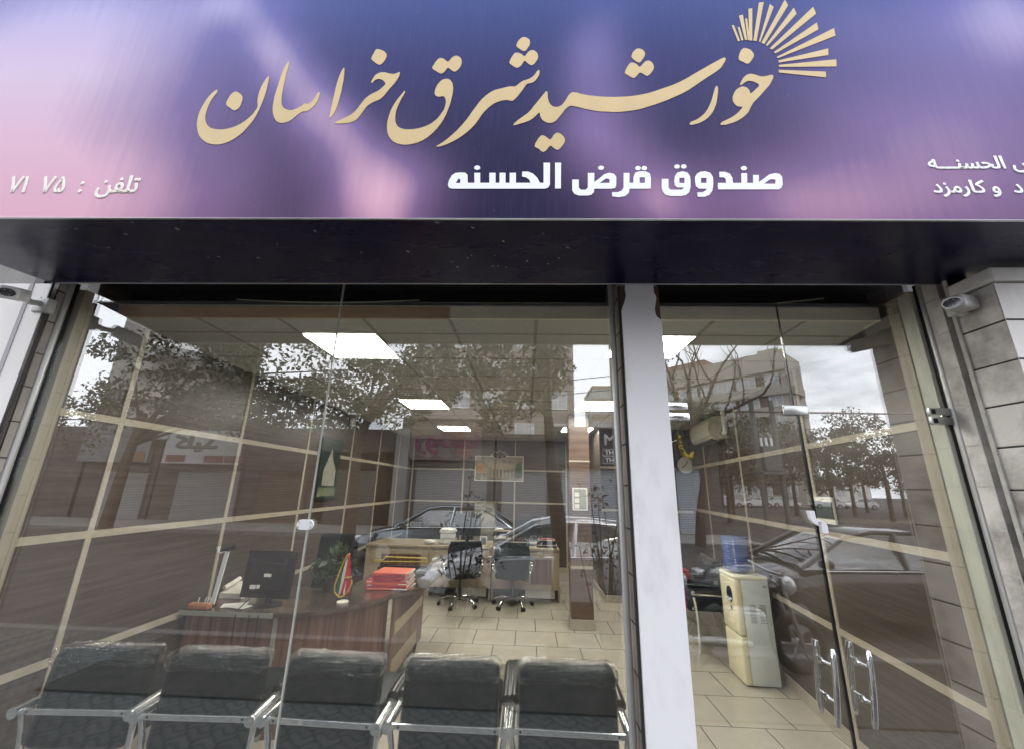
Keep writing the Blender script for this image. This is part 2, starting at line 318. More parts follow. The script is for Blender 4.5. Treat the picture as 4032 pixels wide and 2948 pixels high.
# sign lettering, millimetres along and above the sign's lower edge
GOLD = [
 [(-1212,765),(-1210,747),(-1209,721),(-1209,691),(-1210,660),(-1212,631),(-1216,601),(-1221,567),(-1228,534),(-1238,504),(-1251,477),(-1264,452),(-1279,430),(-1297,411),(-1317,395),(-1338,384),(-1359,378),(-1378,377),(-1397,380),(-1415,386),(-1431,396),(-1447,409),(-1461,426),(-1473,447),(-1481,469),(-1487,487),(-1490,507),(-1492,530),(-1492,555),(-1489,579),(-1484,603),(-1477,629),(-1468,653),(-1458,670),(-1449,683),(-1442,688),(-1438,687),(-1436,682),(-1437,672),(-1442,659),(-1448,643),(-1453,626),(-1457,608),(-1460,586),(-1461,564),(-1461,544),(-1458,526),(-1452,508),(-1444,492),(-1434,480),(-1422,470),(-1408,464),(-1393,461),(-1376,459),(-1358,460),(-1340,464),(-1322,470),(-1306,478),(-1291,488),(-1278,500),(-1266,513),(-1255,528),(-1245,543),(-1238,561),(-1232,577),(-1231,587),(-1232,596),(-1235,608),(-1238,621),(-1240,637),(-1240,656),(-1240,677),(-1237,701),(-1232,725),(-1226,746),(-1222,757),(-1218,763),(-1214,768)],
 [(-1351,677),(-1337,671),(-1324,661),(-1316,652),(-1311,641),(-1309,627),(-1310,612),(-1311,596),(-1315,583),(-1323,571),(-1333,566),(-1345,572),(-1358,583),(-1371,592),(-1380,603),(-1380,617),(-1377,632),(-1373,648),(-1367,662),(-1360,672)],
 [(-1132,852),(-1132,831),(-1133,802),(-1134,771),(-1134,740),(-1134,709),(-1133,680),(-1132,653),(-1130,630),(-1126,611),(-1121,596),(-1114,584),(-1105,576),(-1095,570),(-1084,566),(-1072,566),(-1061,569),(-1052,574),(-1044,580),(-1035,586),(-1028,592),(-1024,599),(-1021,604),(-1014,603),(-1006,602),(-999,605),(-991,611),(-985,619),(-980,629),(-976,641),(-973,653),(-969,664),(-965,670),(-961,669),(-959,663),(-958,655),(-959,643),(-961,629),(-964,614),(-968,601),(-974,590),(-981,579),(-988,570),(-996,563),(-1004,559),(-1011,559),(-1017,559),(-1024,555),(-1031,550),(-1039,541),(-1047,531),(-1056,519),(-1066,509),(-1076,501),(-1087,497),(-1098,494),(-1109,495),(-1120,499),(-1130,506),(-1139,518),(-1147,533),(-1154,551),(-1159,572),(-1162,595),(-1163,620),(-1164,645),(-1163,670),(-1161,696),(-1159,725),(-1157,759),(-1154,791),(-1149,818),(-1144,838),(-1140,847),(-1137,850),(-1134,855)],
 [(-867,814),(-865,805),(-863,788),(-861,765),(-860,737),(-861,708),(-861,677),(-863,647),(-865,618),(-868,590),(-872,565),(-878,545),(-883,531),(-887,523),(-891,520),(-893,523),(-894,531),(-894,548),(-894,570),(-893,597),(-892,628),(-891,658),(-890,687),(-889,713),(-887,737),(-884,762),(-880,783),(-876,799),(-872,809),(-869,815)],
 [(-866,495),(-858,502),(-844,510),(-826,520),(-809,531),(-794,544),(-782,559),(-772,577),(-764,596),(-755,614),(-745,632),(-734,645),(-721,656),(-707,666),(-692,675),(-680,689),(-670,702),(-665,710),(-664,717),(-668,726),(-676,735),(-686,742),(-697,746),(-706,743),(-715,738),(-721,729),(-726,722),(-729,721),(-731,726),(-729,737),(-724,751),(-720,762),(-714,771),(-706,778),(-697,783),(-686,785),(-673,784),(-661,780),(-649,776),(-637,774),(-626,775),(-617,780),(-611,784),(-606,785),(-604,782),(-604,773),(-606,760),(-611,745),(-617,730),(-624,717),(-631,705),(-637,695),(-643,685),(-651,670),(-659,653),(-668,639),(-679,626),(-693,617),(-708,609),(-720,600),(-731,590),(-738,578),(-744,564),(-752,547),(-759,531),(-767,517),(-775,507),(-785,500),(-796,495),(-811,492),(-826,490),(-840,489),(-852,489),(-862,491)],
 [(-721,928),(-709,924),(-696,917),(-685,907),(-678,895),(-677,882),(-679,869),(-684,855),(-690,843),(-697,834),(-704,830),(-716,836),(-728,847),(-739,857),(-747,868),(-746,882),(-741,896),(-737,911),(-733,923),(-728,928)],
 [(-573,673),(-578,665),(-586,650),(-597,630),(-608,606),(-617,582),(-624,558),(-628,534),(-631,511),(-632,487),(-630,464),(-626,442),(-619,422),(-608,405),(-594,390),(-579,381),(-563,375),(-545,373),(-526,374),(-507,378),(-487,385),(-465,398),(-445,415),(-427,435),(-411,458),(-397,483),(-385,509),(-375,539),(-367,571),(-360,603),(-356,633),(-353,659),(-353,682),(-355,701),(-359,717),(-365,729),(-372,737),(-380,742),(-390,742),(-399,740),(-408,735),(-418,722),(-426,708),(-431,692),(-434,678),(-435,667),(-435,658),(-432,649),(-426,642),(-420,638),(-413,637),(-407,639),(-400,641),(-394,640),(-388,635),(-384,626),(-381,614),(-381,598),(-383,580),(-386,566),(-392,552),(-401,533),(-412,514),(-425,499),(-439,486),(-456,475),(-475,466),(-495,460),(-515,456),(-534,455),(-552,456),(-567,461),(-579,468),(-588,479),(-594,492),(-598,507),(-600,525),(-600,543),(-599,563),(-595,584),(-589,606),(-583,627),(-576,645),(-572,658),(-570,666),(-570,673)],
 [(-426,869),(-416,868),(-406,863),(-396,852),(-387,845),(-379,855),(-371,870),(-361,879),(-352,883),(-341,879),(-331,870),(-325,858),(-323,844),(-324,828),(-328,813),(-337,797),(-348,785),(-357,786),(-366,793),(-376,803),(-385,809),(-391,801),(-397,788),(-405,778),(-415,773),(-425,779),(-435,788),(-448,797),(-457,806),(-456,818),(-450,830),(-446,842),(-440,853),(-434,863)],
 [(-406,364),(-398,371),(-384,381),(-371,393),(-356,408),(-340,427),(-322,449),(-305,473),(-288,499),(-274,525),(-261,551),(-247,577),(-233,603),(-218,626),(-201,646),(-185,661),(-168,673),(-149,680),(-130,685),(-113,691),(-97,695),(-84,694),(-74,694),(-66,701),(-59,709),(-50,718),(-40,727),(-31,730),(-21,734),(-11,739),(-2,746),(6,754),(13,763),(20,777),(27,788),(31,791),(34,788),(35,780),(34,768),(29,753),(22,738),(16,728),(9,720),(2,716),(-6,713),(-14,712),(-22,709),(-30,696),(-38,679),(-48,662),(-58,645),(-67,631),(-76,619),(-83,613),(-91,612),(-100,614),(-110,617),(-122,615),(-136,612),(-150,606),(-165,598),(-180,585),(-194,569),(-207,552),(-219,532),(-230,509),(-243,485),(-257,464),(-274,444),(-292,425),(-312,407),(-333,392),(-354,379),(-374,369),(-390,363),(-401,362)],
 [(-38,996),(-26,991),(-16,982),(-11,970),(-10,957),(-13,943),(-20,929),(-26,914),(-35,906),(-47,911),(-59,922),(-68,930),(-74,940),(-72,953),(-67,967),(-61,978),(-53,988),(-46,994)],
 [(-70,898),(-60,895),(-50,890),(-42,880),(-34,873),(-27,885),(-19,900),(-10,909),(0,913),(11,909),(20,900),(26,887),(28,872),(26,858),(20,845),(11,829),(1,819),(-9,822),(-18,830),(-27,841),(-34,848),(-41,836),(-49,820),(-58,809),(-68,804),(-78,809),(-88,818),(-97,826),(-104,836),(-101,851),(-95,867),(-89,880),(-83,891),(-77,896)],
 [(-78,479),(-71,490),(-59,503),(-47,514),(-34,526),(-20,538),(-8,552),(2,567),(10,582),(20,596),(29,611),(38,625),(47,639),(56,653),(62,663),(67,665),(70,661),(71,647),(71,630),(74,614),(77,601),(83,590),(90,581),(100,576),(111,575),(122,578),(133,586),(141,597),(148,610),(156,625),(163,640),(171,651),(179,658),(189,658),(201,656),(214,650),(231,645),(251,640),(275,636),(304,632),(334,630),(364,629),(393,630),(423,632),(453,636),(483,642),(513,650),(540,660),(568,672),(597,684),(627,697),(656,713),(685,731),(715,753),(746,775),(776,796),(803,815),(826,830),(844,842),(856,850),(864,854),(870,855),(873,851),(873,844),(869,834),(862,822),(855,809),(849,799),(841,789),(829,778),(812,764),(786,744),(756,720),(724,694),(691,667),(660,647),(629,630),(598,613),(568,599),(537,585),(507,574),(478,563),(448,555),(418,550),(389,546),(360,545),(331,547),(300,549),(272,554),(249,560),(228,566),(209,573),(192,578),(179,581),(168,581),(159,575),(151,567),(143,556),(136,543),(129,532),(121,520),(114,509),(106,499),(97,492),(88,488),(77,487),(66,490),(56,496),(48,505),(42,515),(39,525),(37,538),(35,546),(31,543),(25,535),(17,525),(7,514),(-3,505),(-15,498),(-29,491),(-44,486),(-58,480),(-69,477),(-77,476)],
 [(489,916),(499,912),(509,904),(514,892),(515,880),(511,867),(504,854),(496,839),(487,829),(476,833),(465,844),(457,854),(452,865),(455,878),(460,891),(466,901),(473,908),(480,914)],
 [(453,831),(462,828),(472,822),(479,810),(487,803),(496,814),(506,828),(515,837),(524,841),(534,839),(542,831),(547,819),(549,804),(547,791),(540,777),(530,761),(518,750),(509,752),(502,760),(493,767),(485,771),(478,764),(471,753),(463,743),(454,737),(443,744),(433,754),(423,761),(417,769),(420,782),(426,796),(433,810),(440,822),(446,829)],
 [(48,421),(57,417),(66,410),(74,401),(82,397),(89,407),(96,421),(104,430),(112,434),(121,431),(131,423),(139,412),(144,398),(143,386),(138,374),(127,357),(116,344),(106,345),(98,352),(89,361),(82,366),(75,359),(69,348),(61,338),(51,332),(43,338),(34,348),(23,355),(15,363),(17,375),(23,388),(29,400),(35,410),(41,418)],
 [(815,689),(818,686),(819,679),(819,670),(817,657),(813,637),(808,614),(802,590),(793,567),(784,547),(773,530),(760,514),(745,500),(730,490),(715,482),(698,476),(685,473),(679,474),(677,477),(678,482),(683,489),(693,494),(706,500),(719,509),(733,521),(746,535),(758,553),(769,573),(779,595),(788,619),(795,642),(801,661),(806,676),(811,685)],
 [(917,696),(920,704),(925,714),(930,724),(936,733),(943,742),(950,749),(959,754),(969,757),(980,756),(991,752),(1001,747),(1011,742),(1023,741),(1033,742),(1044,745),(1053,749),(1060,750),(1066,750),(1068,746),(1068,740),(1066,732),(1061,722),(1054,709),(1045,693),(1032,677),(1018,660),(1002,640),(987,622),(973,607),(961,594),(954,582),(947,570),(941,557),(933,542),(921,528),(908,515),(894,504),(880,494),(863,485),(846,479),(832,474),(820,472),(811,472),(806,473),(808,480),(815,488),(827,495),(842,503),(858,513),(873,524),(887,537),(898,550),(907,561),(912,570),(907,571),(898,571),(890,574),(884,580),(878,591),(874,604),(875,615),(877,627),(883,642),(890,656),(898,667),(907,675),(917,681),(926,684),(936,682),(944,678),(949,671),(953,662),(954,652),(955,645),(960,646),(966,652),(974,660),(983,670),(993,680),(1000,691),(998,697),(993,702),(987,707),(981,710),(973,714),(964,716),(956,716),(949,714),(940,708),(932,701),(926,696),(922,692),(918,693)],
 [(965,912),(977,909),(989,902),(997,889),(1002,873),(1000,861),(993,848),(981,829),(968,816),(958,819),(949,828),(938,834),(931,843),(933,861),(939,879),(945,892),(951,902),(958,909)],
]
RAYS = [
 [(941,954),(951,956),(936,1056),(926,1055)],
 [(957,959),(967,960),(960,1044),(952,1041)],
 [(974,961),(984,962),(986,1123),(967,1116)],
 [(987,962),(995,961),(1002,1098),(993,1095)],
 [(992,958),(1006,957),(1035,1164),(1017,1160)],
 [(1011,957),(1025,954),(1094,1204),(1071,1200)],
 [(1035,951),(1041,948),(1135,1170),(1120,1190)],
 [(1045,942),(1057,935),(1203,1180),(1194,1218)],
 [(1063,929),(1070,923),(1233,1124),(1226,1163)],
 [(1077,908),(1087,900),(1322,1123),(1316,1167)],
 [(1092,885),(1098,877),(1314,1022),(1315,1066)],
 [(1101,856),(1104,848),(1383,982),(1386,1030)],
 [(1104,834),(1105,822),(1329,864),(1336,904)],
 [(1103,808),(1102,796),(1352,796),(1359,838)],
 [(1098,779),(1096,763),(1295,733),(1299,766)],
]
WHITE = [
 [(101,277),(126,277),(124,148),(100,148)],
 [(53,277),(80,277),(79,167),(72,153),(58,147),(-325,147),(-338,153),(-343,167),(-340,188),(-329,214),(-316,225),(-298,228),(-275,227),(-264,216),(-261,176),(-233,176),(-236,226),(-211,226),(-209,176),(-171,176),(-173,226),(-147,226),(-145,176),(-129,176),(-130,226),(-105,226),(-104,176),(-87,176),(-88,226),(-62,226),(-61,176),(-1,176),(-6,192),(-19,203),(-36,207),(-36,232),(-12,232),(9,222),(27,201),(38,176),(53,176)],
 [(-311,175),(-292,175),(-293,195),(-301,197)],
 [(-212,252),(-213,247),(-218,243),(-224,241),(-231,243),(-236,247),(-238,252),(-236,258),(-232,262),(-225,264),(-219,262),(-214,258)],
 [(171,192),(198,192),(197,153),(205,142),(225,142),(234,153),(236,225),(263,225),(261,180),(281,196),(303,218),(324,226),(344,220),(352,205),(350,163),(345,151),(331,147),(260,147),(258,130),(247,118),(234,114),(196,114),(179,122),(170,138)],
 [(282,175),(323,175),(324,193),(310,198)],
 [(304,251),(302,245),(297,241),(291,240),(285,241),(280,245),(279,251),(281,256),(286,260),(292,262),(298,260),(303,256)],
 [(383,225),(407,225),(404,176),(420,176),(422,205),(431,226),(449,233),(473,233),(490,222),(493,201),(489,147),(403,147),(398,126),(384,112),(360,106),(331,110),(331,130),(354,130),(371,138),(379,153)],
 [(447,203),(469,203),(467,175),(445,175)],
 [(455,249),(453,243),(448,239),(443,238),(437,239),(433,243),(431,249),(433,254),(438,258),(444,260),(450,258),(454,254)],
 [(481,249),(479,243),(475,239),(469,238),(463,239),(459,243),(458,249),(460,254),(464,258),(470,260),(476,258),(480,254)],
 [(537,195),(564,195),(560,151),(568,142),(612,142),(623,153),(596,153),(587,163),(586,184),(591,209),(602,226),(624,233),(644,226),(652,209),(652,184),(649,155),(641,130),(626,116),(606,112),(565,112),(545,118),(535,134),(533,155)],
 [(608,200),(629,200),(627,175),(606,175)],
 [(616,257),(613,251),(609,247),(603,246),(597,247),(593,251),(592,257),(594,262),(599,266),(605,268),(610,266),(614,262)],
 [(643,257),(641,251),(636,247),(630,246),(625,247),(621,251),(620,257),(622,262),(626,266),(632,268),(638,266),(642,262)],
 [(672,205),(681,220),(696,230),(716,233),(736,225),(744,204),(742,171),(735,138),(721,118),(700,108),(673,108),(674,129),(695,130),(710,140),(712,147),(684,147),(671,159),(670,184)],
 [(696,200),(718,200),(715,175),(693,175)],
 [(761,175),(794,175),(794,196),(786,203),(770,203),(773,230),(795,230),(814,221),(822,200),(821,175),(855,175),(861,223),(884,223),(878,175),(902,175),(907,214),(930,214),(925,179),(947,196),(973,217),(998,223),(1014,219),(1022,204),(1018,167),(1010,151),(999,144),(758,144)],
 [(944,171),(990,171),(993,191),(980,194),(966,189)],
 [(887,248),(884,242),(879,238),(873,237),(867,238),(863,243),(862,248),(864,253),(869,257),(876,259),(882,257),(886,253)],
]
# ================================================================ the shop front
def sy(x): return -.7232 + .01165 * x            # the sign face is turned a hair to the street
SZ = 2.731

def sign_vinyl(name, wrap=False):
    """banner vinyl: navy to blue ground with soft lavender and rose patches in the base colour"""
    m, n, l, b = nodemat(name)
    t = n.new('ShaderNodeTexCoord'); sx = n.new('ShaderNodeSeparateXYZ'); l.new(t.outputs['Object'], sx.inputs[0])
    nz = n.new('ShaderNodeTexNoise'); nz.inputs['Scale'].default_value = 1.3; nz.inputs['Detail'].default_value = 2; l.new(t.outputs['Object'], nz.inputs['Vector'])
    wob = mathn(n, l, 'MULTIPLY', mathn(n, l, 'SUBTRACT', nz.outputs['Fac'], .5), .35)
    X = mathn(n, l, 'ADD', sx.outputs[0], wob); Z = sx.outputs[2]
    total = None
    for cx, cz, rx, rz, ang, am in VINYL_PATCHES:
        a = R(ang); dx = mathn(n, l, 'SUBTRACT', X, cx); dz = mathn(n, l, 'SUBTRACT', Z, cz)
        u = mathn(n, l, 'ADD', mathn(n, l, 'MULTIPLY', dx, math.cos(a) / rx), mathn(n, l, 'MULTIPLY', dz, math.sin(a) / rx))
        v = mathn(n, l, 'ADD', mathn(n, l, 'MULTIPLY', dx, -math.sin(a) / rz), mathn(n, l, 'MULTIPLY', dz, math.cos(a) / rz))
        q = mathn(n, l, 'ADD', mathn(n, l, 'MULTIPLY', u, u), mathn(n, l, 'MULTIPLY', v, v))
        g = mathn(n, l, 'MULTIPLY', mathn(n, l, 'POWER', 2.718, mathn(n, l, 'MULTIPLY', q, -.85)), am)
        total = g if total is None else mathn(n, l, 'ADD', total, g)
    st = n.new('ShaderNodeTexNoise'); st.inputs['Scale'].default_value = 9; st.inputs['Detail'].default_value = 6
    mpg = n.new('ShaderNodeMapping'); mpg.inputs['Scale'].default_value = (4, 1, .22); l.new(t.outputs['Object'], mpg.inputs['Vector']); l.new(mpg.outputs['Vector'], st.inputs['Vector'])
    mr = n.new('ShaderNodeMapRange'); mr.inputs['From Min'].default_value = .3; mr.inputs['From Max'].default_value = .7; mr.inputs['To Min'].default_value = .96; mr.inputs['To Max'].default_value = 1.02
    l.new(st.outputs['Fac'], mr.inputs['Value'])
    patch_amt = mathn(n, l, 'MINIMUM', mathn(n, l, 'MULTIPLY', total, mr.outputs['Result']), 1.0)
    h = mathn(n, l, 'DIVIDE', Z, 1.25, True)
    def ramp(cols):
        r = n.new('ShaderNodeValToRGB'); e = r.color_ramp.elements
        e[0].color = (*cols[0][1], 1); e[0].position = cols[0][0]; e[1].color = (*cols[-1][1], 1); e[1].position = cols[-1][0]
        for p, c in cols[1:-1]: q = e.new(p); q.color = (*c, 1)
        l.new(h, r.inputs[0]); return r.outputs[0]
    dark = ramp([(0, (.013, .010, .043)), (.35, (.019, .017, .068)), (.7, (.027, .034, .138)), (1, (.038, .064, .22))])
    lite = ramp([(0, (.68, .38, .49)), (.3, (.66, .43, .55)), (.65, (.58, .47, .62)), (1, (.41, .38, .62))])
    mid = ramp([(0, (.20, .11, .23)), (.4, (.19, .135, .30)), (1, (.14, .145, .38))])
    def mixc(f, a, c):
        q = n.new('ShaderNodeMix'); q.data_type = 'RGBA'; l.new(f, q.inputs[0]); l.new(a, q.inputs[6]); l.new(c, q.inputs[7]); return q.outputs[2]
    g1 = mathn(n, l, 'MULTIPLY', patch_amt, 2.0, True); g2 = mathn(n, l, 'SUBTRACT', mathn(n, l, 'MULTIPLY', patch_amt, 2.0), 1.0, True)
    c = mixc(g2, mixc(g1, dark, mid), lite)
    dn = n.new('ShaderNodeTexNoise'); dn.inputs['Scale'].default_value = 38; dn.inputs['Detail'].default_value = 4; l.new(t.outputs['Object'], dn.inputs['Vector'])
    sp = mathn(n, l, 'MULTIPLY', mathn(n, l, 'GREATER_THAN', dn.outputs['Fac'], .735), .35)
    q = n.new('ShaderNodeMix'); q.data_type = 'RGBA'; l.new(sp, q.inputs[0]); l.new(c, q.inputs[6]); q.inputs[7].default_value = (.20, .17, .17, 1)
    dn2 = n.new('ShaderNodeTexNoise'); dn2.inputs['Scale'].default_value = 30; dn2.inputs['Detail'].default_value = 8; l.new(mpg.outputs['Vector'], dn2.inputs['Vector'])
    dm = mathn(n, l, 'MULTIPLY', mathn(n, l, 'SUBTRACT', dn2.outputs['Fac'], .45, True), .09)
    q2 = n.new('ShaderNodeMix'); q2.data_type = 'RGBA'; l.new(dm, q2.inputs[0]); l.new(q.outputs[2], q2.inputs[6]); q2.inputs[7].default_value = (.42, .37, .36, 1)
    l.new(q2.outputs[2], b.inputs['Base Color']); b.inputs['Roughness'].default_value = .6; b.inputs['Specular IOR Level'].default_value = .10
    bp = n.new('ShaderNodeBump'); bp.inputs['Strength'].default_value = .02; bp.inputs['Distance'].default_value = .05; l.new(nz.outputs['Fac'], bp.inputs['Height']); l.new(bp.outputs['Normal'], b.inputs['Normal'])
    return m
VINYL_PATCHES = [(-2.40, .62, .86, .62, 0, .95), (-2.05, .02, .70, .34, 0, .8), (-2.25, 1.25, .75, .42, 0, .55),  # soft pale patches blended into the base colour: centre, radii, angle, amount
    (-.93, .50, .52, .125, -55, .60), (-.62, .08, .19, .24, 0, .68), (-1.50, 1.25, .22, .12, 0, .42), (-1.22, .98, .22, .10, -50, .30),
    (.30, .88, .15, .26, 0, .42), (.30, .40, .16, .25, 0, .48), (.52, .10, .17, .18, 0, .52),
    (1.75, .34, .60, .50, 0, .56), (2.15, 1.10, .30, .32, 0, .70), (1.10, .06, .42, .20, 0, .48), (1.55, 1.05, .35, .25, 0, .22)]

sign = thing('shop_sign', 'long purple and blue fascia sign with gold script over the shop window', 'shop sign', (0, sy(0), SZ))
X0, X1, ZT = -2.76, 2.50, 4.35
mb = MB(); nx = 40
for i in range(nx):
    a = X0 + (X1 - X0) * i / nx; c = X0 + (X1 - X0) * (i + 1) / nx
    mb.quad((a, sy(a), SZ), (c, sy(c), SZ), (c, sy(c), ZT), (a, sy(a), ZT))
bmesh.ops.remove_doubles(mb.bm, verts=mb.bm.verts[:], dist=1e-5)
mb.build('front_panel', sign_vinyl('banner_vinyl'), sign, norm=False)
flexm = pm('glossy_dark_flex', (.007, .006, .030), .26, 0, (.010, .008, .040), 3, (.5, 2, 1), bump=.25, bscale=2.2, spec=.16, rvar=.07)
mb = MB(); ny = 14
def soff(x, k): f = k / ny; return (x, sy(x) * (1 - f) - .118 * f - .0005, SZ + (2.774 - SZ) * f + .004 * math.sin(x * 3.1) * math.sin(f * 3.14))
for i in range(60):
    a = X0 + (X1 - X0) * i / 60; c = X0 + (X1 - X0) * (i + 1) / 60
    for k in range(ny): mb.quad(soff(a, k), soff(a, k + 1), soff(c, k + 1), soff(c, k))
bmesh.ops.remove_doubles(mb.bm, verts=mb.bm.verts[:], dist=1e-5)
mb.build('underside_panel', flexm, sign, smooth=60, norm=False)
mb = MB(); mb.box(-2.43, 2.2, -.116, -.108, 2.775, 2.95); mb.box(X0, X1, -.70, .0, ZT, ZT + .03); mb.box(X0 - .02, X0, -.70, 0, SZ + .1, ZT); mb.box(X1, X1 + .02, -.69, 0, SZ + .1, ZT)
mb.build('box_casing', M['channel'], sign)
mb = MB(); mb.tube([(X0, sy(X0) - .002, SZ), (X1, sy(X1) - .002, SZ)], .004, 6); mb.tube([(X0, -.118, 2.774), (X1, -.118, 2.774)], .004, 6)
mb.build('edge_trim', M['satin'], sign)
# flecks of peeling and splash marks on the underside
rnd = random.Random(5); mb = MB()
for i in range(30):
    x = -2.0 + rnd.random() * 2.3 if i < 22 else -.6 + rnd.random() * .7; f = rnd.random() * .55 if i < 22 else .55 + rnd.random() * .12
    p = Vector(soff(x, f * ny)); s_ = .0018 + rnd.random() * .003
    mb.box(p.x - s_ * 1.6, p.x + s_ * 1.6, p.y - s_ * .5, p.y + s_ * .5, p.z - .003, p.z - .001, rot=Matrix.Rotation(rnd.uniform(.2, 1.0), 3, 'Z'))
mb.build('paint_flecks', M['grey_pl'], sign)['kind'] = 'stuff'

def outlines(name, polys, m, parent, off=.0012, thick=.0006, cyc=True):
    cu = bpy.data.curves.new('tmp', 'CURVE'); cu.dimensions = '2D'; cu.fill_mode = 'BOTH'; cu.extrude = thick
    for p in polys:
        s = cu.splines.new('POLY'); s.points.add(len(p) - 1); s.use_cyclic_u = True
        for k, (a, c) in enumerate(p): s.points[k].co = (a / 1000, c / 1000, 0, 1)
    return curve_to_sign(name, cu, m, parent, off, 0, 0, 1)

def curve_to_sign(name, cu, m, parent, off, x0, z0, k, kx=None, base=None, yaw=0.01165):
    o = bpy.data.objects.new('tmp', cu); COL.objects.link(o); bpy.context.view_layer.update()
    me = bpy.data.meshes.new_from_object(o.evaluated_get(bpy.context.evaluated_depsgraph_get()))
    bpy.data.objects.remove(o); bpy.data.curves.remove(cu)
    base = base or (0, sy(0) - off, SZ)
    mat_ = Matrix.Translation(base) @ Matrix.Rotation(yaw, 4, 'Z') @ Matrix.Translation((x0, 0, z0)) @ Matrix.Rotation(R(90), 4, 'X') @ Matrix.Diagonal((kx or k, k, 1, 1))
    me.transform(mat_); me.materials.clear(); me.materials.append(m); me.name = name
    q = bpy.data.objects.new(name, me); COL.objects.link(q)
    return adopt(q, parent) if parent else q

def text(name, s, m, parent, x0, x1, z0, z1, base=None, yaw=0.01165, off=.003, bold=.03, flip=False):
    """lettering from the built-in font, fitted into the box x0..x1, z0..z1"""
    cu = bpy.data.curves.new('tmp', 'FONT'); cu.body = s; cu.extrude = .001; cu.bevel_depth = bold; cu.bevel_resolution = 0
    o = bpy.data.objects.new('tmp', cu); COL.objects.link(o); bpy.context.view_layer.update()
    me = bpy.data.meshes.new_from_object(o.evaluated_get(bpy.context.evaluated_depsgraph_get()))
    bpy.data.objects.remove(o); bpy.data.curves.remove(cu)
    xs = [v.co.x for v in me.vertices]; zs = [v.co.y for v in me.vertices]
    kx = (x1 - x0) / (max(xs) - min(xs)); kz = (z1 - z0) / (max(zs) - min(zs))
    T0 = Matrix.Translation((x0 - min(xs) * kx, 0, z0 - min(zs) * kz)) @ Matrix.Diagonal((kx, 1, kz, 1)) @ Matrix.Rotation(R(90), 4, 'X') @ Matrix.Diagonal((1, 1, .05, 1))
    base = base or (0, sy(0) - .0015, SZ)
    F = Matrix.Rotation(R(180), 4, 'Z') if flip else Matrix.Identity(4)
    me.transform(Matrix.Translation(base) @ Matrix.Rotation(yaw, 4, 'Z') @ F @ T0); me.materials.clear(); me.materials.append(m); me.name = name
    q = bpy.data.objects.new(name, me); COL.objects.link(q)
    return adopt(q, parent) if parent else q

outlines('script_lettering', GOLD, M['gold'], sign)
em = outlines('sunray_emblem', RAYS, M['gold'], sign)
outlines('subtitle_lettering', WHITE, M['white_let'], sign)
text('telephone_lettering', 'ﻱ۷۱  ۷۵  :  ﻦﻔﻠﺗ'.replace('ﻱ', ''), M['cream_let'], sign, -2.238, -1.660, .098, .214)
text('side_lettering_upper', 'ﻪـــﻨﺴﺤﻟا ﺽﺮﻗ', M['white_let'], sign, 1.612, 2.12, .222, .308)
text('side_lettering_lower', 'دﺰﻣرﺎﮐ و  دﻮﺳ', M['white_let'], sign, 1.600, 2.05, .106, .190)

# ---- the building the shop belongs to: block above, side walls, roof
bld = thing('shop_building', 'plain building block carrying the purple sign over the shop', 'building', (0, 0, 0))
mb = MB(); mb.box(-2.74, 2.14, .02, .22, 2.97, 5.4); mb.box(-6, 6, .03, 8, 5.4, 5.6); mb.box(-6.0, -2.9, .35, .5, -.1, 5.4); mb.box(3.3, 6, .35, .5, -.1, 5.4)
mb.box(-2.9, 3.3, 7.22, 7.4, -.1, 5.4); mb.box(-2.9, 3.3, .3, 7.2, 2.95, 3.1)
mb.build('wall', M['render_w'], bld)

wl = thing('left_stone_wall', 'white stone wall beside the shop window under the dark camera', 'wall', (-4, -.1265, -.15)); wl.name = 'stone_wall'
mb = MB(); mb.box(-6, -2.747, -.1265, -.1205, -.15, 2.765); mb.box(-6, -2.872, -.1205, .30, -.15, 2.765); mb.build('facing', M['white_wall'], wl)
mb = MB()
for x in (-2.80 - .06, -3.5): mb.box(x - .012, x + .012, -.1300, -.1262, -.15, 2.765)
mb.build('joint', pm('mauve_joint', (.45, .42, .45), .8), wl)

def reveal(name, label, x, sgn, ys, joint_z, parts, gap):
    """side reveal of the opening: shutter channel, tile strip, steel guide"""
    t = thing(name, label, 'window reveal', (x, 0, -.15))
    (c0, c1), (t0, t1), (g0, g1) = ys
    xo = x + sgn * .12
    mb = MB(); mb.box(min(x, xo), max(x, xo), t0, t1, -.15, 2.83); mb.build('tile_strip', parts, t)
    mb = MB(); mb.box(min(x + sgn * .06, xo), max(x + sgn * .06, xo), c0, c1, -.15, 2.83); mb.build('shutter_channel', M['channel'], t)
    mb = MB(); e = .006
    mb.box(min(x, x - sgn * .004), max(x, x - sgn * .004), c0 - e, c0 + e * .6, -.15, 2.83)
    mb.box(min(x, x - sgn * .004), max(x, x - sgn * .004), c1 - e * .4, c1 + e * .4, -.15, 2.83); mb.build('channel_lip', M['mortar'] if sgn > 0 else M['channel'], t)
    mb = MB()
    for z in joint_z: mb.box(min(x - sgn * .0015, x + sgn * .01), max(x - sgn * .0015, x + sgn * .01), t0, t1, z - gap, z + gap)
    mb.build('tile_joint', M['joint_dark'] if sgn < 0 else M['mortar'], t)
    mb = MB(); mb.tube([(x + sgn * .012, (g0 + g1) / 2, -.15), (x + sgn * .012, (g0 + g1) / 2, 2.83)], (g1 - g0) / 2, 14); mb.build('steel_guide', M['silver'], t, 40)
    mb = MB(); mb.box(min(x, xo), max(x, xo), g1, .011, -.15, 2.83); mb.build('rubber_gap', M['channel'], t)
    return t
jz = [2.74 - .19 * k for k in range(15)]
reveal('window_reveal', 'brown tiled reveal with black shutter channel between white wall and window', -2.745, -1, ((-.1200, -.092), (-.092, -.052), (-.050, -.008)), jz, M['tile_strip'], .0035)
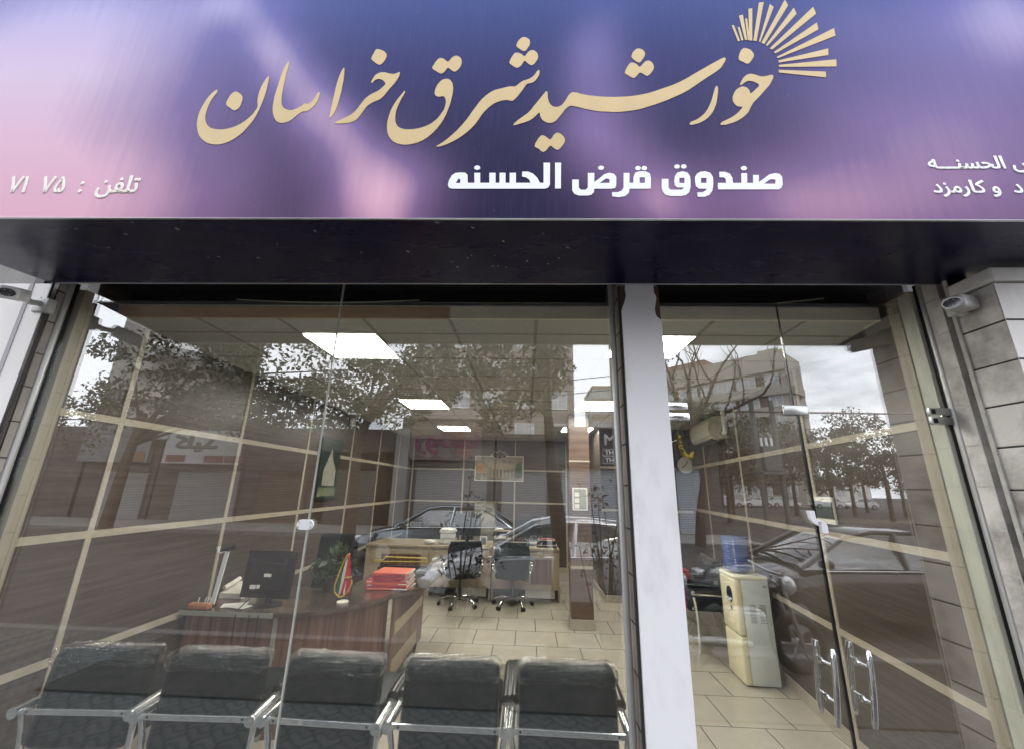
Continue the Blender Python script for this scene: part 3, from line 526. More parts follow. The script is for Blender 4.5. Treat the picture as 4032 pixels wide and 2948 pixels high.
reveal('window_reveal', 'grey patched tile reveal with shutter slot beside the glass door', 2.146, 1, ((-.150, -.113), (-.113, -.036), (-.034, .000)), [z - .04 for z in jz], M['stone'], .004)

pier = thing('stone_pier', 'pale weathered stone pier with dark joints beside the glass door', 'pier', (2.6, -.347, -.15))
mb = MB(); rn = random.Random(3)
zs = [-.15] + [2.66 - .185 * k for k in range(14, -1, -1)]
for k in range(len(zs) - 1):
    mb.box(2.146 + rn.uniform(0, .003), 4.2, -.347 + rn.uniform(0, .003), -.151, zs[k] + .003, zs[k + 1] - .003, .006, 2)
mb.build('stone_block', M['stone'], pier)
mb = MB(); mb.box(2.150, 4.2, -.3495, -.3475, -.15, 2.655, 0); mb.build('lit_front_facing', M['stone_lit_pale'], pier)  # front sheet made paler: the stronger light on this side is painted in
mb = MB()
for z in zs[1:-1]: mb.box(2.150, 4.2, -.3515, -.3500, z - .004, z + .004)
mb.build('front_joint', M['joint_dark'], pier)
mb = MB(); mb.box(2.152, 4.19, -.342, -.156, -.14, 2.65); mb.build('mortar_core', M['joint_dark'], pier)
mb = MB(); mb.box(2.139, 4.2, -.362, -.152, 2.665, 2.735, .01, 2); mb.build('cornice', M['stone_lit_pale'], pier)
mb = MB(); mb.box(2.138, 2.1455, -.168, -.150, -.15, 2.83); mb.build('pale_edge', M['mortar'], pier)

# ---- middle pillar: tiled core with a white board nailed to its face
pil = thing('shop_pillar', 'narrow tiled pillar faced with a white board between window and door', 'pillar', (.60, 0, -.15))
mb = MB(); mb.box(.490, .70, -.085, .16, -.15, 2.833); mb.build('core', M['tile_strip'], pil)
mb = MB()
for z in [2.72 - .2 * k for k in range(15)]: mb.box(.4885, .4905, -.085, .03, z - .004, z + .004)
mb.build('tile_joint', M['joint_dark'], pil)
mb = MB(); mb.box(.484, .4935, -.094, -.080, -.15, 2.773); mb.build('dark_gap', M['joint_dark'], pil)
mb = MB(); mb.box(.494, .704, -.092, -.0855, 2.40, 2.773); mb.build('bare_plywood', pm('red_brown_plywood', (.07, .035, .028), .6, 0, (.11, .06, .045), 6), pil)
prof = [(.497, -.15), (.697, -.15), (.702, 2.555), (.697, 2.568), (.690, 2.576), (.680, 2.585), (.673, 2.60), (.671, 2.63), (.677, 2.66), (.684, 2.695), (.680, 2.712), (.672, 2.73), (.674, 2.773),
        (.524, 2.773), (.522, 2.745), (.526, 2.718), (.515, 2.675), (.503, 2.645), (.497, 2.625)]
mb = MB(); mb.prism(prof, 'y', -.110, -.093); mb.build('white_board', M['board'], pil)
mb = MB(); mb.tube([(.462, -.02, -.15), (.462, -.02, 2.83)], .017, 14); mb.build('steel_guide', M['silver'], pil, 40)

# ---- glass
def pane(name, label, x0, x1, z0, z1, cat='window'):
    t = thing(name, label, cat, ((x0 + x1) / 2, 0, z0))
    mb = MB(); mb.box(x0, x1, 0, .010, z0, z1); mb.build('glass_sheet', M['glass'], t); return t
p1 = pane('window_pane', 'tall clear glass pane beside the white stone wall', -2.742, -1.1045, -.15, 2.862)
p2_ = pane('window_pane', 'tall clear glass pane between the oval joint plate and the white pillar', -1.0985, .447, -.15, 2.862)
mb = MB(); mb.box(-1.1045, -1.0985, -.001, .011, -.15, 2.862); mb.build('seam_seal', pm('clear_seal', (.42, .42, .39), .3), p2_)
mb = MB(); mb.prism([(-1.13 - .022 * math.sin(a), 1.497 + .024 * math.cos(a)) for a in np.linspace(0, 3.1416, 10)] + [(-1.09 + .022 * math.sin(a), 1.497 - .024 * math.cos(a)) for a in np.linspace(0, 3.1416, 10)], 'y', -.013, -.003); q = mb.build('joint_plate', M['white_pl'], p2_, 40)
mb = MB()
for x in (-1.14, -1.08):
    for z in (1.485, 1.508): mb.cyl((x, -.0155, z), (x, -.0135, z), .004, 10)
mb.build('screw', M['satin'], q)
t1 = pane('transom_pane', 'clear glass panel over the door leaf beside the white pillar', .705, 1.379, 2.108, 2.862)
t2 = pane('transom_pane', 'clear glass panel over the door leaf beside the stone reveal', 1.385, 2.112, 2.108, 2.862)
mb = MB(); mb.box(1.379, 1.385, .001, .009, 2.108, 2.862); mb.build('seam_seal', M['channel'], t2)

def door(label, x0, x1, hx, side):
    t = thing('glass_door', label, 'glass door', ((x0 + x1) / 2, 0, -.1))
    mb = MB(); mb.box(x0, x1, 0, .010, -.10, 2.100); mb.build('glass_sheet', M['glass'], t)
    mb = MB(); mb.box(x0 if side < 0 else x1 - .002, x0 + .002 if side < 0 else x1, -.0008, .0108, -.10, 2.10); mb.build('edge_seal', M['channel'], t)
    for ys, nm in ((-1, 'outer'), (1, 'inner')):
        y0 = -.05 if ys < 0 else .058
        pts = []
        for k in range(17):
            f = k / 16; z = 1.052 - .285 * f
            pts.append((hx - .03 * f + (.0 if ys < 0 else .006), y0 + ys * .008 * math.sin(f * 3.14), z))
        mb = MB(); mb.tube(pts, [.007] + [.0118] * 15 + [.007], 14)
        h = mb.build('handle', M['chrome'], t, 60)
        mb = MB()
        for z in (.99, .85):
            x = hx - .008 + (.0 if ys < 0 else .006)
            mb.cyl((x - .012, -.002 if ys < 0 else .012, z), (x, y0, z), .006, 14); mb.cyl((x - .012, -.002 if ys < 0 else .012, z), (x - .012, -.008 if ys < 0 else .018, z), .014, 20)
        mb.build('mounting_boss', M['chrome'], h, 40)
    return t
d1 = door('glass door leaf next to the white pillar with curved chrome handle', .706, 1.3925, 1.335, 1)
d2 = door('glass door leaf next to the stone reveal with curved chrome handle', 1.3985, 2.112, 1.485, -1)
mb = MB(); mb.box(.700, .832, -.012, -.002, 2.108, 2.147, .004); mb.box(.700, .838, -.012, -.002, 2.052, 2.092, .004); mb.build('patch_fitting', M['chrome'], d1, 40)
mb = MB(); mb.box(1.318, 1.442, -.016, -.002, 2.088, 2.140, .006); mb.build('patch_fitting', M['satin'], t2, 40)
mb = MB(); mb.box(2.035, 2.165, -.020, -.002, 2.097, 2.135, .003); mb.box(2.035, 2.165, -.020, -.002, 2.050, 2.088, .003); q = mb.build('patch_fitting', M['satin'], d2, 40)
mb = MB(); mb.box(2.044, 2.064, -.0215, -.0195, 2.104, 2.128); mb.box(2.044, 2.064, -.0215, -.0195, 2.057, 2.081); mb.build('rubber_insert', M['channel'], q)
lk = [(1.352, 1.622), (1.381, 1.622), (1.383, 1.588), (1.397, 1.580), (1.412, 1.580), (1.426, 1.570), (1.430, 1.555), (1.430, 1.522), (1.403, 1.522), (1.401, 1.552), (1.388, 1.556), (1.368, 1.566), (1.357, 1.585)]
mb = MB(); mb.prism(lk, 'y', -.020, -.003); q = mb.build('door_latch', M['white_pl'], d1)
mb = MB(); mb.box(1.390, 1.402, -.0235, -.0195, 1.560, 1.574); mb.build('latch_slot', M['grey_pl'], q)

# ---- cameras on the front
def cctv(label, c, yaw, pitch, bend):
    t = thing('security_camera', label, 'security camera', c)
    Rm = Matrix.Rotation(yaw, 3, 'Z') @ Matrix.Rotation(pitch, 3, 'X'); cv = Vector(c)
    mb = MB(); mb.box(c[0] - .038, c[0] + .038, c[1] - .09, c[1] + .07, c[2] - .034, c[2] + .034, .014, 3, Rm, c); b = mb.build('housing', M['grey_pl'] if bend > 0 else M['white_pl'], t, 40)
    mb = MB()
    r = [cv + Rm @ Vector((math.cos(a) * .034 * min(1.0, 1.25), -.0935, math.sin(a) * .024)) for a in np.linspace(0, 6.283, 25)[:-1]]
    mb.loft([r, [p + Rm @ Vector((0, -.004, 0)) for p in r]]); f = mb.build('face_glass', M['lens'], t)
    mb = MB(); mb.tube([p + Rm @ Vector((0, -.003, 0)) for p in r + r[:1]], .0035, 8, False); mb.build('face_rim', M['white_pl'], t, 60)
    mb = MB()
    for dx, dz in ((-.016, -.012), (.016, -.012), (.016, .012), (-.016, .012)):
        p = cv + Rm @ Vector((dx * .6, -.098, dz)); mb.ball(p, (.006, .003, .003), 1)
    mb.build('infrared_lamp', M['satin'], f)
    mb = MB(); a = cv + Rm @ Vector((0, .06, 0)); e = Vector((c[0] + bend * .06, -.14 if bend < 0 else c[1] + .05, c[2] + .02))
    mb.tube([a, (a + e) / 2 + Vector((0, 0, -.015)), e], .016, 12); mb.box(e.x - .045, e.x + .045, e.y - .0, e.y + .045, e.z - .05, e.z + .035, .008); mb.build('mounting_bracket', M['grey_pl'], t, 50)
    mb = MB(); mb.tube([e, e + Vector((.03 * bend, .02, .05)), e + Vector((.05 * bend, .05, .12))], .005, 8); mb.build('cable', M['channel'], t)
    return t
cctv('small white security camera on the white stone wall under the sign', (-2.694, -.291, 2.615), R(38), R(16), -1)
cctv('small grey security camera pointing sideways by the stone pier under the sign', (2.07, -.270, 2.590), R(-66), R(8), 1)
# ================================================================ inside the shop
def struct(o): o['kind'] = 'structure'; return o
mb = MB(); mb.box(-2.72, .62, 2.53, 7.15, -.3, 0); mb.box(.62, 3.2, -.03, 7.15, -.3, 0); struct(mb.build('shop_floor', M['floor'], None))
mb = MB(); mb.box(-2.70, .61, .012, .82, -.112, 0, .004); tag(mb.build('window_plinth', M['floor'], None), 'low tiled plinth along the window under the row of black chairs', 'plinth')
mb = MB(); mb.box(-2.72, .62, -.05, 2.53, -.32, -.113); struct(mb.build('lower_shop_floor', M['floor'], None))
mb = MB(); mb.box(-2.72, .6195, 2.512, 2.565, -.112, .003, .006); tag(mb.build('step_nosing', M['strip'], None), 'cream tile nosing of the low step inside the shop behind the chairs', 'step')

cei = thing('ceiling_grid', 'suspended tile ceiling with thin grid inside the shop', 'suspended ceiling', (0, 3.5, 2.72))
mb = MB(); mb.box(-2.72, 3.1, .25, 7.12, 2.722, 2.74); mb.build('ceiling_tile', M['ceiling'], cei)
mb = MB()
XS = [-2.18, -1.63, -1.07, -.51, .045, .60, 1.15, 1.70, 2.25, 2.80]; YS = [.50 + .556 * k for k in range(12)]
for x in XS: mb.box(x - .011, x + .011, .25, 7.12, 2.7185, 2.7225)
for y in YS:
    for a, c in zip([-2.72] + XS, XS + [3.1]): mb.box(a + .011, c - .011, y - .007, y + .007, 2.7188, 2.7224)
mb.build('grid_bar', M['grid'], cei)
mb = MB(); mb.box(-2.72, -.505, .232, .249, 2.72, 2.798); mb.build('plywood_fascia', M['fascia_b'], cei)
mb = MB(); mb.box(-.505, .50, .232, .249, 2.72, 2.800); mb.box(.70, 2.2, .232, .249, 2.72, 2.800); mb.build('cream_fascia', M['fascia_c'], cei)
mb = MB(); mb.box(-2.72, .50, .226, .252, 2.799, 2.806); mb.box(.70, 2.2, .226, .252, 2.801, 2.807); mb.build('fascia_edge', M['mortar'], cei)
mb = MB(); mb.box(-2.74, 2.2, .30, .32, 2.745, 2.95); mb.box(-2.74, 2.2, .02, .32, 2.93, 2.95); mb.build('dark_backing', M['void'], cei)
mb = MB(); mb.tube([(-1.9 + 1.2 * k / 10, .20, 2.83 - .02 * math.sin(k / 10 * 3.14)) for k in range(11)], .004, 6); mb.build('loose_cable', M['grid'], cei)
mb = MB(); mb.tube([(1.5 + .3 * k / 6, .20, 2.815 + .006 * k) for k in range(7)], .004, 6); mb.build('loose_cable', M['grid'], cei)
mb = MB(); mb.lathe([(.0, -.012), (.07, -.012), (.085, -.004), (.085, .004)], (-.33, 2.95, 2.718), 24); mb.build('round_vent', M['fascia_c'], cei, 40)

n_l = 0
def light(label, x0, x1, y0, y1):
    t = thing('ceiling_light', label, 'ceiling light', ((x0 + x1) / 2, (y0 + y1) / 2, 2.715), 'square panel lights in the shop ceiling')
    mb = MB(); mb.box(x0, x1, y0, y1, 2.712, 2.7165); mb.build('diffuser', M['panel'], t)
    mb = MB(); f = .008
    mb.box(x0 - f, x1 + f, y0 - f, y0, 2.711, 2.718); mb.box(x0 - f, x1 + f, y1, y1 + f, 2.711, 2.718); mb.box(x0 - f, x0, y0, y1, 2.711, 2.718); mb.box(x1, x1 + f, y0, y1, 2.711, 2.718); mb.build('frame', M['white_pl'], t)
light('bright ceiling panel light nearest the window, over the walnut desk', -1.615, -1.085, .52, 1.04)
light('bright ceiling panel light, middle one of the row over the desks', -1.615, -1.085, 2.745, 3.27)
light('bright ceiling panel light, farthest one of the row over the desks', -1.615, -1.085, 4.97, 5.49)
light('bright ceiling panel light nearest the glass door, beside the white pillar', .62, 1.135, .50, .97)
light('bright ceiling panel light, middle one of the row beyond the wooden column', .62, 1.135, 2.70, 3.22)
light('bright ceiling panel light, farthest of the row, half hidden by the wooden column', .62, 1.135, 4.90, 5.42)

iw = thing('panelled_wall', 'dark wood panelled side wall with cream strips behind the walnut desk', 'wall', (-2.72, 3.5, 0))
mb = MB(); mb.box(-2.80, -2.72, .09, 7.15, -.113, 2.96); mb.build('panelling', M['lam_y'], iw)
mb = MB()
for z in (2.065, 1.36, .68): mb.box(-2.7215, -2.712, .09, 7.1, z - .022, z + .022)
for y in (.46, 1.615, 2.80, 4.07, 5.25, 6.4):
    for a, c in ((0, .658), (.702, 1.338), (1.382, 2.043), (2.087, 2.72)): mb.box(-2.7215, -2.7125, y - .018, y + .018, a, c)
mb.box(-2.7215, -2.708, .09, 2.5, -.113, .0); mb.box(-2.7215, -2.708, 2.57, 7.1, .002, .10); mb.build('cream_strip', M['strip'], iw)
mb = MB(); mb.box(-2.80, -2.708, .014, .088, -.15, 2.80); mb.build('beige_post', M['post'], iw)

bw = thing('panelled_wall', 'dark panelled back wall with cream strips behind the office desks', 'wall', (-.5, 7.1, 0))
mb = MB(); mb.box(-2.72, 1.32, 7.1, 7.2, 0, 2.96); mb.build('panelling', M['lam_x'], bw)
mb = MB()
for z in (2.06, 1.37): mb.box(-2.72, 1.23, 7.092, 7.1015, z - .018, z + .018)
for x in (-2.6, -1.44, -.28, .86):
    for a, c in ((.1, 1.352), (1.388, 2.042), (2.078, 2.72)): mb.box(x - .016, x + .016, 7.0925, 7.1015, a, c)
mb.box(-2.72, 1.23, 7.089, 7.1015, .002, .10); mb.build('cream_strip', M['strip'], bw)

RZ = Matrix.Rotation(-math.atan(.135), 3, 'Z'); PV = (2.107, 0, 0)
rw = thing('panelled_wall', 'dark wood panelled wall with cream strips seen through the glass doors', 'wall', (2.4, 2.5, 0))
mb = MB(); mb.box(2.107, 2.2, .15, 5.2, 0, 2.96, rot=RZ, piv=PV); mb.build('panelling', M['lam_y'], rw)
mb = MB()
for z in (2.07, 1.41, .745): mb.box(2.098, 2.1085, .15, 4.93, z - .022, z + .022, rot=RZ, piv=PV)
for y in (1.30, 2.78, 4.2):
    for a, c in ((.1, .723), (.767, 1.388), (1.432, 2.048), (2.092, 2.72)): mb.box(2.0985, 2.1085, y - .018, y + .018, a, c, rot=RZ, piv=PV)
mb.box(2.094, 2.1085, .15, 4.93, .002, .095, rot=RZ, piv=PV); mb.build('cream_strip', M['strip'], rw)
mb = MB(); mb.box(2.118, 2.22, .092, .158, -.1, 2.80); mb.build('beige_post', M['post'], rw)
mb = MB(); mb.box(2.126, 2.22, .014, .090, -.1, 2.80); mb.build('pale_frame', pm('pale_green_frame', (.46, .47, .40), .5, 0, (.36, .36, .30), 5, (3, 3, .5), bump=.1), rw)

pw = thing('partition_wall', 'dark panelled partition with pale skirting beyond the wooden column', 'wall', (1.8, 4.95, 0))
mb = MB(); mb.box(1.24, 2.85, 4.94, 7.1, 0, 2.96); mb.build('panelling', M['lam_x'], pw)
mb = MB()
for z in (2.06, 1.37): mb.box(1.24, 2.74, 4.932, 4.9415, z - .018, z + .018)
mb.box(1.226, 2.74, 4.926, 4.9415, .002, .10); mb.box(1.226, 1.2415, 4.94, 7.08, .002, .10); mb.build('cream_strip', M['strip'], pw)

cw = thing('wooden_column', 'square brown wood clad column standing on the tiled floor', 'column', (.715, 3.73, 0))
mb = MB(); mb.box(.575, .855, 3.59, 3.87, .12, 2.715); mb.build('cladding', M['col_wood'], cw)
mb = MB(); mb.box(.571, .859, 3.586, 3.874, 2.055, 2.078); mb.box(.571, .859, 3.586, 3.874, .70, .735); mb.build('cream_band', M['strip'], cw)
mb = MB(); mb.box(.562, .868, 3.577, 3.883, .002, .12, .004); mb.build('plinth', M['strip'], cw)
nf = thing('wall_notice', 'small white framed notice hung on the wooden column', 'framed notice', (.715, 3.58, 1.55))
mb = MB(); mb.box(.612, .812, 3.572, 3.588, 1.42, 1.71); mb.build('frame', M['paper'], nf)
mb = MB(); mb.box(.628, .796, 3.569, 3.5715, 1.436, 1.694); pp = mb.build('sheet', pm('grey_green_print', (.22, .23, .19), .6, 0, (.32, .32, .27), 12), nf)
mb = MB()
for z in (1.62, 1.545, 1.47): mb.box(.64, .70, 3.5665, 3.5688, z - .025, z + .03)
mb.build('paper_slip', M['paper'], pp)

# ---- pictures
def picture(name, label, cat, poly_ax, a0, a1, z0, z1, at, m, frame):
    t = thing(name, label, cat, (at, (a0 + a1) / 2, z0) if poly_ax == 'x' else ((a0 + a1) / 2, at, z0))
    mb = MB()
    if poly_ax == 'x': mb.box(at, at + .02, a0, a1, z0, z1)
    else: mb.box(a0, a1, at, at + .02, z0, z1)
    mb.build('frame', frame, t)
    mb = MB(); e = .018
    if poly_ax == 'x': mb.box(at + .02, at + .0225, a0 + e, a1 - e, z0 + e, z1 - e)
    else: mb.box(a0 + e, a1 - e, at - .0025, at, z0 + e, z1 - e)
    mb.build('print', m, t); return t
pic = picture('wall_picture', 'wide landscape photograph of a pale hall hung on the back wall', 'picture', 'y', -1.18, -.09, 1.82, 2.37, 7.066, pm('landscape_print', (.13, .125, .085), .35, 0, (.33, .29, .20), 7, (1, 1, 1.6)), M['paper'])
mb = MB(); mb.box(-.80, -.30, 7.058, 7.063, 1.90, 2.12); mb.prism([(-.84, 2.12), (-.26, 2.12), (-.34, 2.19), (-.55, 2.215), (-.76, 2.19)], 'y', 7.058, 7.063); hall = mb.build('pictured_hall', pm('hall_print', (.34, .29, .20), .4), pic)
mb = MB()
for k in range(6): mb.box(-.775 + k * .082, -.735 + k * .082, 7.055, 7.0578, 1.91, 2.08)
mb.build('pictured_column', pm('hall_shade_print', (.17, .145, .10), .4), hall)
mb = MB(); mb.prism([(-1.15, 1.98), (-.93, 1.98), (-.93, 2.10), (-.97, 2.18), (-1.05, 2.22), (-1.15, 2.2)], 'y', 7.058, 7.063); mb.build('pictured_arch', pm('arch_print', (.36, .20, .05), .4), pic)
mb = MB(); mb.ball((-.2, 7.063, 2.1), (.08, .004, .12), 2); mb.ball((-.2, 7.063, 1.97), (.09, .004, .08), 2); mb.build('pictured_tree', pm('tree_print', (.05, .085, .035), .5), pic)
pq = thing('wall_plaque', 'black pointed plaque with gold script above the landscape photograph', 'plaque', (-.63, 7.06, 2.4))
sh = [(-.83, 2.39), (-.77, 2.42), (-.75, 2.46), (-.69, 2.45), (-.63, 2.50), (-.57, 2.45), (-.51, 2.46), (-.49, 2.42), (-.43, 2.39), (-.49, 2.355), (-.51, 2.32), (-.57, 2.33), (-.63, 2.285), (-.69, 2.33), (-.75, 2.32), (-.77, 2.355)]
mb = MB(); mb.prism(sh, 'y', 7.045, 7.060); mb.build('board', M['ink'], pq)
mb = MB(); mb.tube([(a, 7.043, c) for a, c in sh + sh[:1]], .006, 6); mb.build('rim', M['paper'], pq)
mb = MB()
for k, (a, c) in enumerate(((-.75, 2.40), (-.66, 2.43), (-.55, 2.42), (-.70, 2.37), (-.58, 2.365), (-.52, 2.385))):
    mb.tube([(a - .05 + .02 * j, 7.041, c + .018 * math.sin(j * 1.3 + k * 2)) for j in range(6)], .005, 6)
mb.build('gold_script', M['gold'], pq)
pos = picture('wall_poster', 'tall dark poster of a pale domed building on the side wall', 'poster', 'x', 3.10, 3.66, 1.48, 2.29, -2.712, pm('poster_dark_print', (.012, .028, .024), .3, 0, (.03, .05, .04), 5), M['black_pl'])
mb = MB(); dome = [(3.22, 1.66), (3.56, 1.66), (3.56, 1.86), (3.52, 1.92), (3.46, 1.99), (3.41, 2.10), (3.385, 2.16), (3.36, 2.10), (3.30, 1.99), (3.25, 1.92), (3.22, 1.86)]
mb.prism(dome, 'x', -2.6895, -2.6865); mb.build('pictured_dome', pm('dome_print', (.36, .35, .29), .4, 0, (.22, .21, .17), 14), pos)
mb = MB(); mb.box(-2.6895, -2.6868, 3.14, 3.62, 1.53, 1.64); mb.build('pictured_garden', pm('garden_print', (.07, .12, .05), .5, 0, (.20, .20, .12), 16), pos)

# ---- wall clock on the partition, air conditioner and notice frame on the slanting wall
ck = thing('wall_clock', 'round black rimmed wall clock with cream face on the partition', 'clock', (2.66, 4.92, 2.12))
mb = MB(); mb.tube([(2.66, 4.905, 2.12), (2.66, 4.94, 2.12)], .16, 32); mb.build('rim', M['black_pl'], ck, 40)
mb = MB(); mb.tube([(2.66, 4.900, 2.12), (2.66, 4.905, 2.12)], .135, 32); fc = mb.build('face', M['cream_let'], ck, 40)
mb = MB(); mb.tube([(2.66, 4.896, 2.12), (2.70, 4.896, 2.19)], .005, 6); mb.tube([(2.66, 4.896, 2.12), (2.60, 4.896, 2.08)], .006, 6); mb.build('hand', M['ink'], fc)

def rwp(y, d=0): # point on the slanting wall: along y, standing off by d
    c, s = math.cos(math.atan(.135)), math.sin(math.atan(.135)); return (2.107 + y * s - d * c, y * c + d * s)
ac = thing('air_conditioner', 'cream split air conditioner high on the panelled wall over the water dispenser', 'air conditioner', (*rwp(3.6, 0), 2.3))
mb = MB(); prof = [(2.107, 2.36), (1.96, 2.34), (1.905, 2.40), (1.89, 2.48), (1.90, 2.58), (1.94, 2.635), (2.107, 2.645)]
mb.prism(prof, 'y', 3.12, 4.02)
for v in mb.bm.verts: v.co = Vector(PV) + RZ @ (v.co - Vector(PV))
body = mb.build('body', pm('aged_cream_plastic', (.50, .47, .36), .35), ac)
mb = MB(); mb.box(1.93, 1.99, 3.16, 3.98, 2.330, 2.352, rot=RZ, piv=PV); mb.build('air_slot', M['black_pl'], ac)
mb = MB(); mb.box(1.895, 1.955, 3.15, 3.99, 2.322, 2.330, rot=RZ @ Matrix.Rotation(R(-20), 3, 'Y'), piv=(1.95, 3.5, 2.33)); mb.build('louvre', M['cream_let'], ac)
mb = MB(); a = rwp(3.06, .05); mb.tube([(a[0], a[1], 2.40), (a[0] + .01, a[1] - .03, 2.44), (a[0], a[1] - .04, 2.55), (a[0], a[1] - .04, 2.715)], .032, 12); mb.build('wrapped_pipe', M['paper'], ac, 50)
nb_ = thing('notice_frame', 'cream framed dark green notice on the panelled wall behind the door latch', 'framed notice', (*rwp(1.2, 0), 1.5))
mb = MB(); mb.box(2.082, 2.097, 1.05, 1.345, 1.49, 1.68, rot=RZ, piv=PV); mb.build('frame', M['cream_let'], nb_)
mb = MB(); mb.box(2.078, 2.0815, 1.055, 1.34, 1.525, 1.645, rot=RZ, piv=PV); mb.build('print', pm('notice_green', (.03, .045, .03), .3), nb_)

# ---- water dispenser
wd = thing('water_dispenser', 'cream and grey water dispenser with a blue bottle on top', 'water dispenser', (2.17, 2.4, 0))
RD = Matrix.Rotation(R(-3), 3, 'Z'); PD = (2.17, 2.4, 0)
def dis(mb, *a, **k): mb.box(*a, rot=RD, piv=PD, **k); return mb
mb = MB(); dis(mb, 2.075, 2.325, 2.225, 2.575, .012, .885, bev=.008); bd = mb.build('cabinet', M['pale_metal'], wd, 40)
mb = MB(); dis(mb, 2.015, 2.080, 2.220, 2.580, .010, .40, bev=.018, seg=3); mb.build('lower_front', M['cream_pl'], wd, 40)
mb = MB(); dis(mb, 2.012, 2.080, 2.220, 2.580, .405, .890, bev=.022, seg=3); uf = mb.build('upper_front', M['cream_pl'], wd, 40)
mb = MB(); dis(mb, 2.012, 2.328, 2.218, 2.582, .886, .925, bev=.016, seg=3); mb.build('top_cover', M['cream_pl'], wd, 40)
mb = MB(); mb.tube([(2.0125, 2.36, .735), (2.004, 2.36, .735)], .058, 24)
for v in mb.bm.verts: v.co.z = .735 + (v.co.z - .735) * 1.25
mb.build('tap_window', pm('navy_recess', (.01, .014, .05), .25), uf, 40)
for y in (2.33, 2.39): mb = MB(); mb.tube([(2.005, y, .70), (1.985, y, .695), (1.982, y, .672)], .011, 10); mb.build('tap', M['white_pl'], uf, 50)
mb = MB(); dis(mb, 2.004, 2.013, 2.33, 2.345, .60, .635); mb.build('switch', M['ink'], uf)
mb = MB(); dis(mb, 2.000, 2.012, 2.30, 2.44, .47, .50, bev=.004); mb.build('drip_tray', M['cream_pl'], uf)
for x in (2.125, 2.215):
    mb = MB()
    for k in range(13): dis(mb, x, x + .058, 2.2228, 2.2258, .52 + k * .0125, .5255 + k * .0125)
    mb.build('vent_slot', M['grid'], bd)
mb = MB(); dis(mb, 2.27, 2.305, 2.2226, 2.2258, .825, .845); mb.build('badge', M['grey_pl'], bd)
mb = MB(); mb.tube([(2.335, 2.46, .42), (2.375, 2.42, .36), (2.39, 2.36, .2), (2.375, 2.3, .06), (2.36, 2.30, .012)], .004, 6); mb.build('power_cord', M['grey_pl'], wd)
wb = thing('water_bottle', 'blue ribbed water bottle upturned on the cream dispenser', 'water bottle', (2.13, 2.40, .925))
prof = [(.05, .0), (.085, .012), (.115, .03)]
for k in range(11): z = .045 + k * .024; prof += [(.119, z), (.1245, z + .008), (.119, z + .016)]
prof += [(.122, .315), (.128, .325), (.128, .338), (.110, .342)]
mb = MB(); mb.lathe(prof, (2.13, 2.40, .925), 28); mb.build('shell', M['bottle'], wb, 60)
mb = MB(); mb.lathe([(.045, .0), (.112, .028), (.114, .19), (.0, .191)], (2.13, 2.40, .9255), 24); mb.build('water', pm('deep_blue_water', (.010, .035, .20), .1), wb, 60)

# ---- chair proto: chrome tube armchair with wrapped black cushions (waiting row)
def tub(mb, p, r, n=12): mb.tube(p, r, n)
def waiting_chair(label, group):
    t = thing('waiting_chair', label, 'waiting chair', (0, 0, 0), group)
    mb = MB(); mb.box(-.235, .235, .02, .155, .30, .708, .045, 4, Matrix.Rotation(R(-6), 3, 'X'), (0, .09, .45))
    bk = mb.build('back_cushion', M['leather'], t, 50)
    mb = MB(); mb.box(-.243, .243, .010, .166, .628, .721, .034, 4, Matrix.Rotation(R(-6), 3, 'X'), (0, .09, .45))
    bmesh.ops.subdivide_edges(mb.bm, edges=mb.bm.edges[:], cuts=3, use_grid_fill=True)
    rr = random.Random(9)
    for v in mb.bm.verts: v.co += Vector((rr.uniform(-1, 1), rr.uniform(-1, 1), rr.uniform(-1, 1))) * .003
    mb.build('plastic_cover', M['wrap'], bk, 80)
    mb = MB(); mb.box(-.235, .235, .14, .66, .31, .45, .045, 4); mb.build('seat_cushion', M['leather'], t, 50)
    mb = MB(); mb.box(-.262, .262, -.004, .008, .460, .485, .002); cb = mb.build('cross_bar', M['bar'], t)
    for x in (-.225, .225): mb = MB(); mb.cyl((x, -.006, .473), (x, -.003, .473), .006, 12); mb.build('bolt', M['ink'], cb)
    for s in (-1, 1):
        x = s * .272
        mb = MB(); tub(mb, [(x, -.02, .475), (x, .05, .480), (x, .62, .50)], .020, 16); mb.cyl((x, -.026, .475), (x, -.018, .475), .024, 18); af = mb.build('arm_rail', M['bar'], t, 50)
        mb = MB(); tub(mb, [(x, .20, .505), (x, .24, .512), (x, .55, .522), (x, .60, .515)], .030, 14); mb.build('arm_pad', M['pad'], af, 60)
        for yy, k in ((.02, 1), (.60, -1)):
            mb = MB(); tub(mb, [(x, yy, .465), (x - s * .012, yy + k * .015, .38), (x - s * .02, yy + k * .03, .22), (x - s * .012, yy + k * .02, .02), (x - s * .012, yy, -.145)], .014, 12); mb.build('leg', M['bar'], t, 60)
    mb = MB(); mb.box(-.26, .26, .60, .62, .335, .365, .004); mb.build('front_bar', M['chrome'], t)
    for ch in t.children_recursive: ch.data.transform(Matrix.Translation((0, 0, .145)))
    return t
GR = 'black waiting chairs along the window'
WL = ['black waiting chair in clear plastic nearest the white stone wall', 'black waiting chair in clear plastic in front of the desk monitor', 'black waiting chair with crinkled wrap, middle of the five along the window',
      'black waiting chair in clear plastic, second from the white pillar', 'black waiting chair in clear plastic next to the white pillar']
w0 = waiting_chair(WL[0], GR)
for k, (x, yy, a) in enumerate(((-2.150, .10, 3), (-1.555, .10, 2), (-.955, .105, -1.5), (-.362, .11, 0), (.205, .115, -1))):
    o = w0 if k == 0 else copy_tree(w0); o.location = (x, yy, 0); o.rotation_euler = (0, 0, R(a)); o['label'] = WL[k]
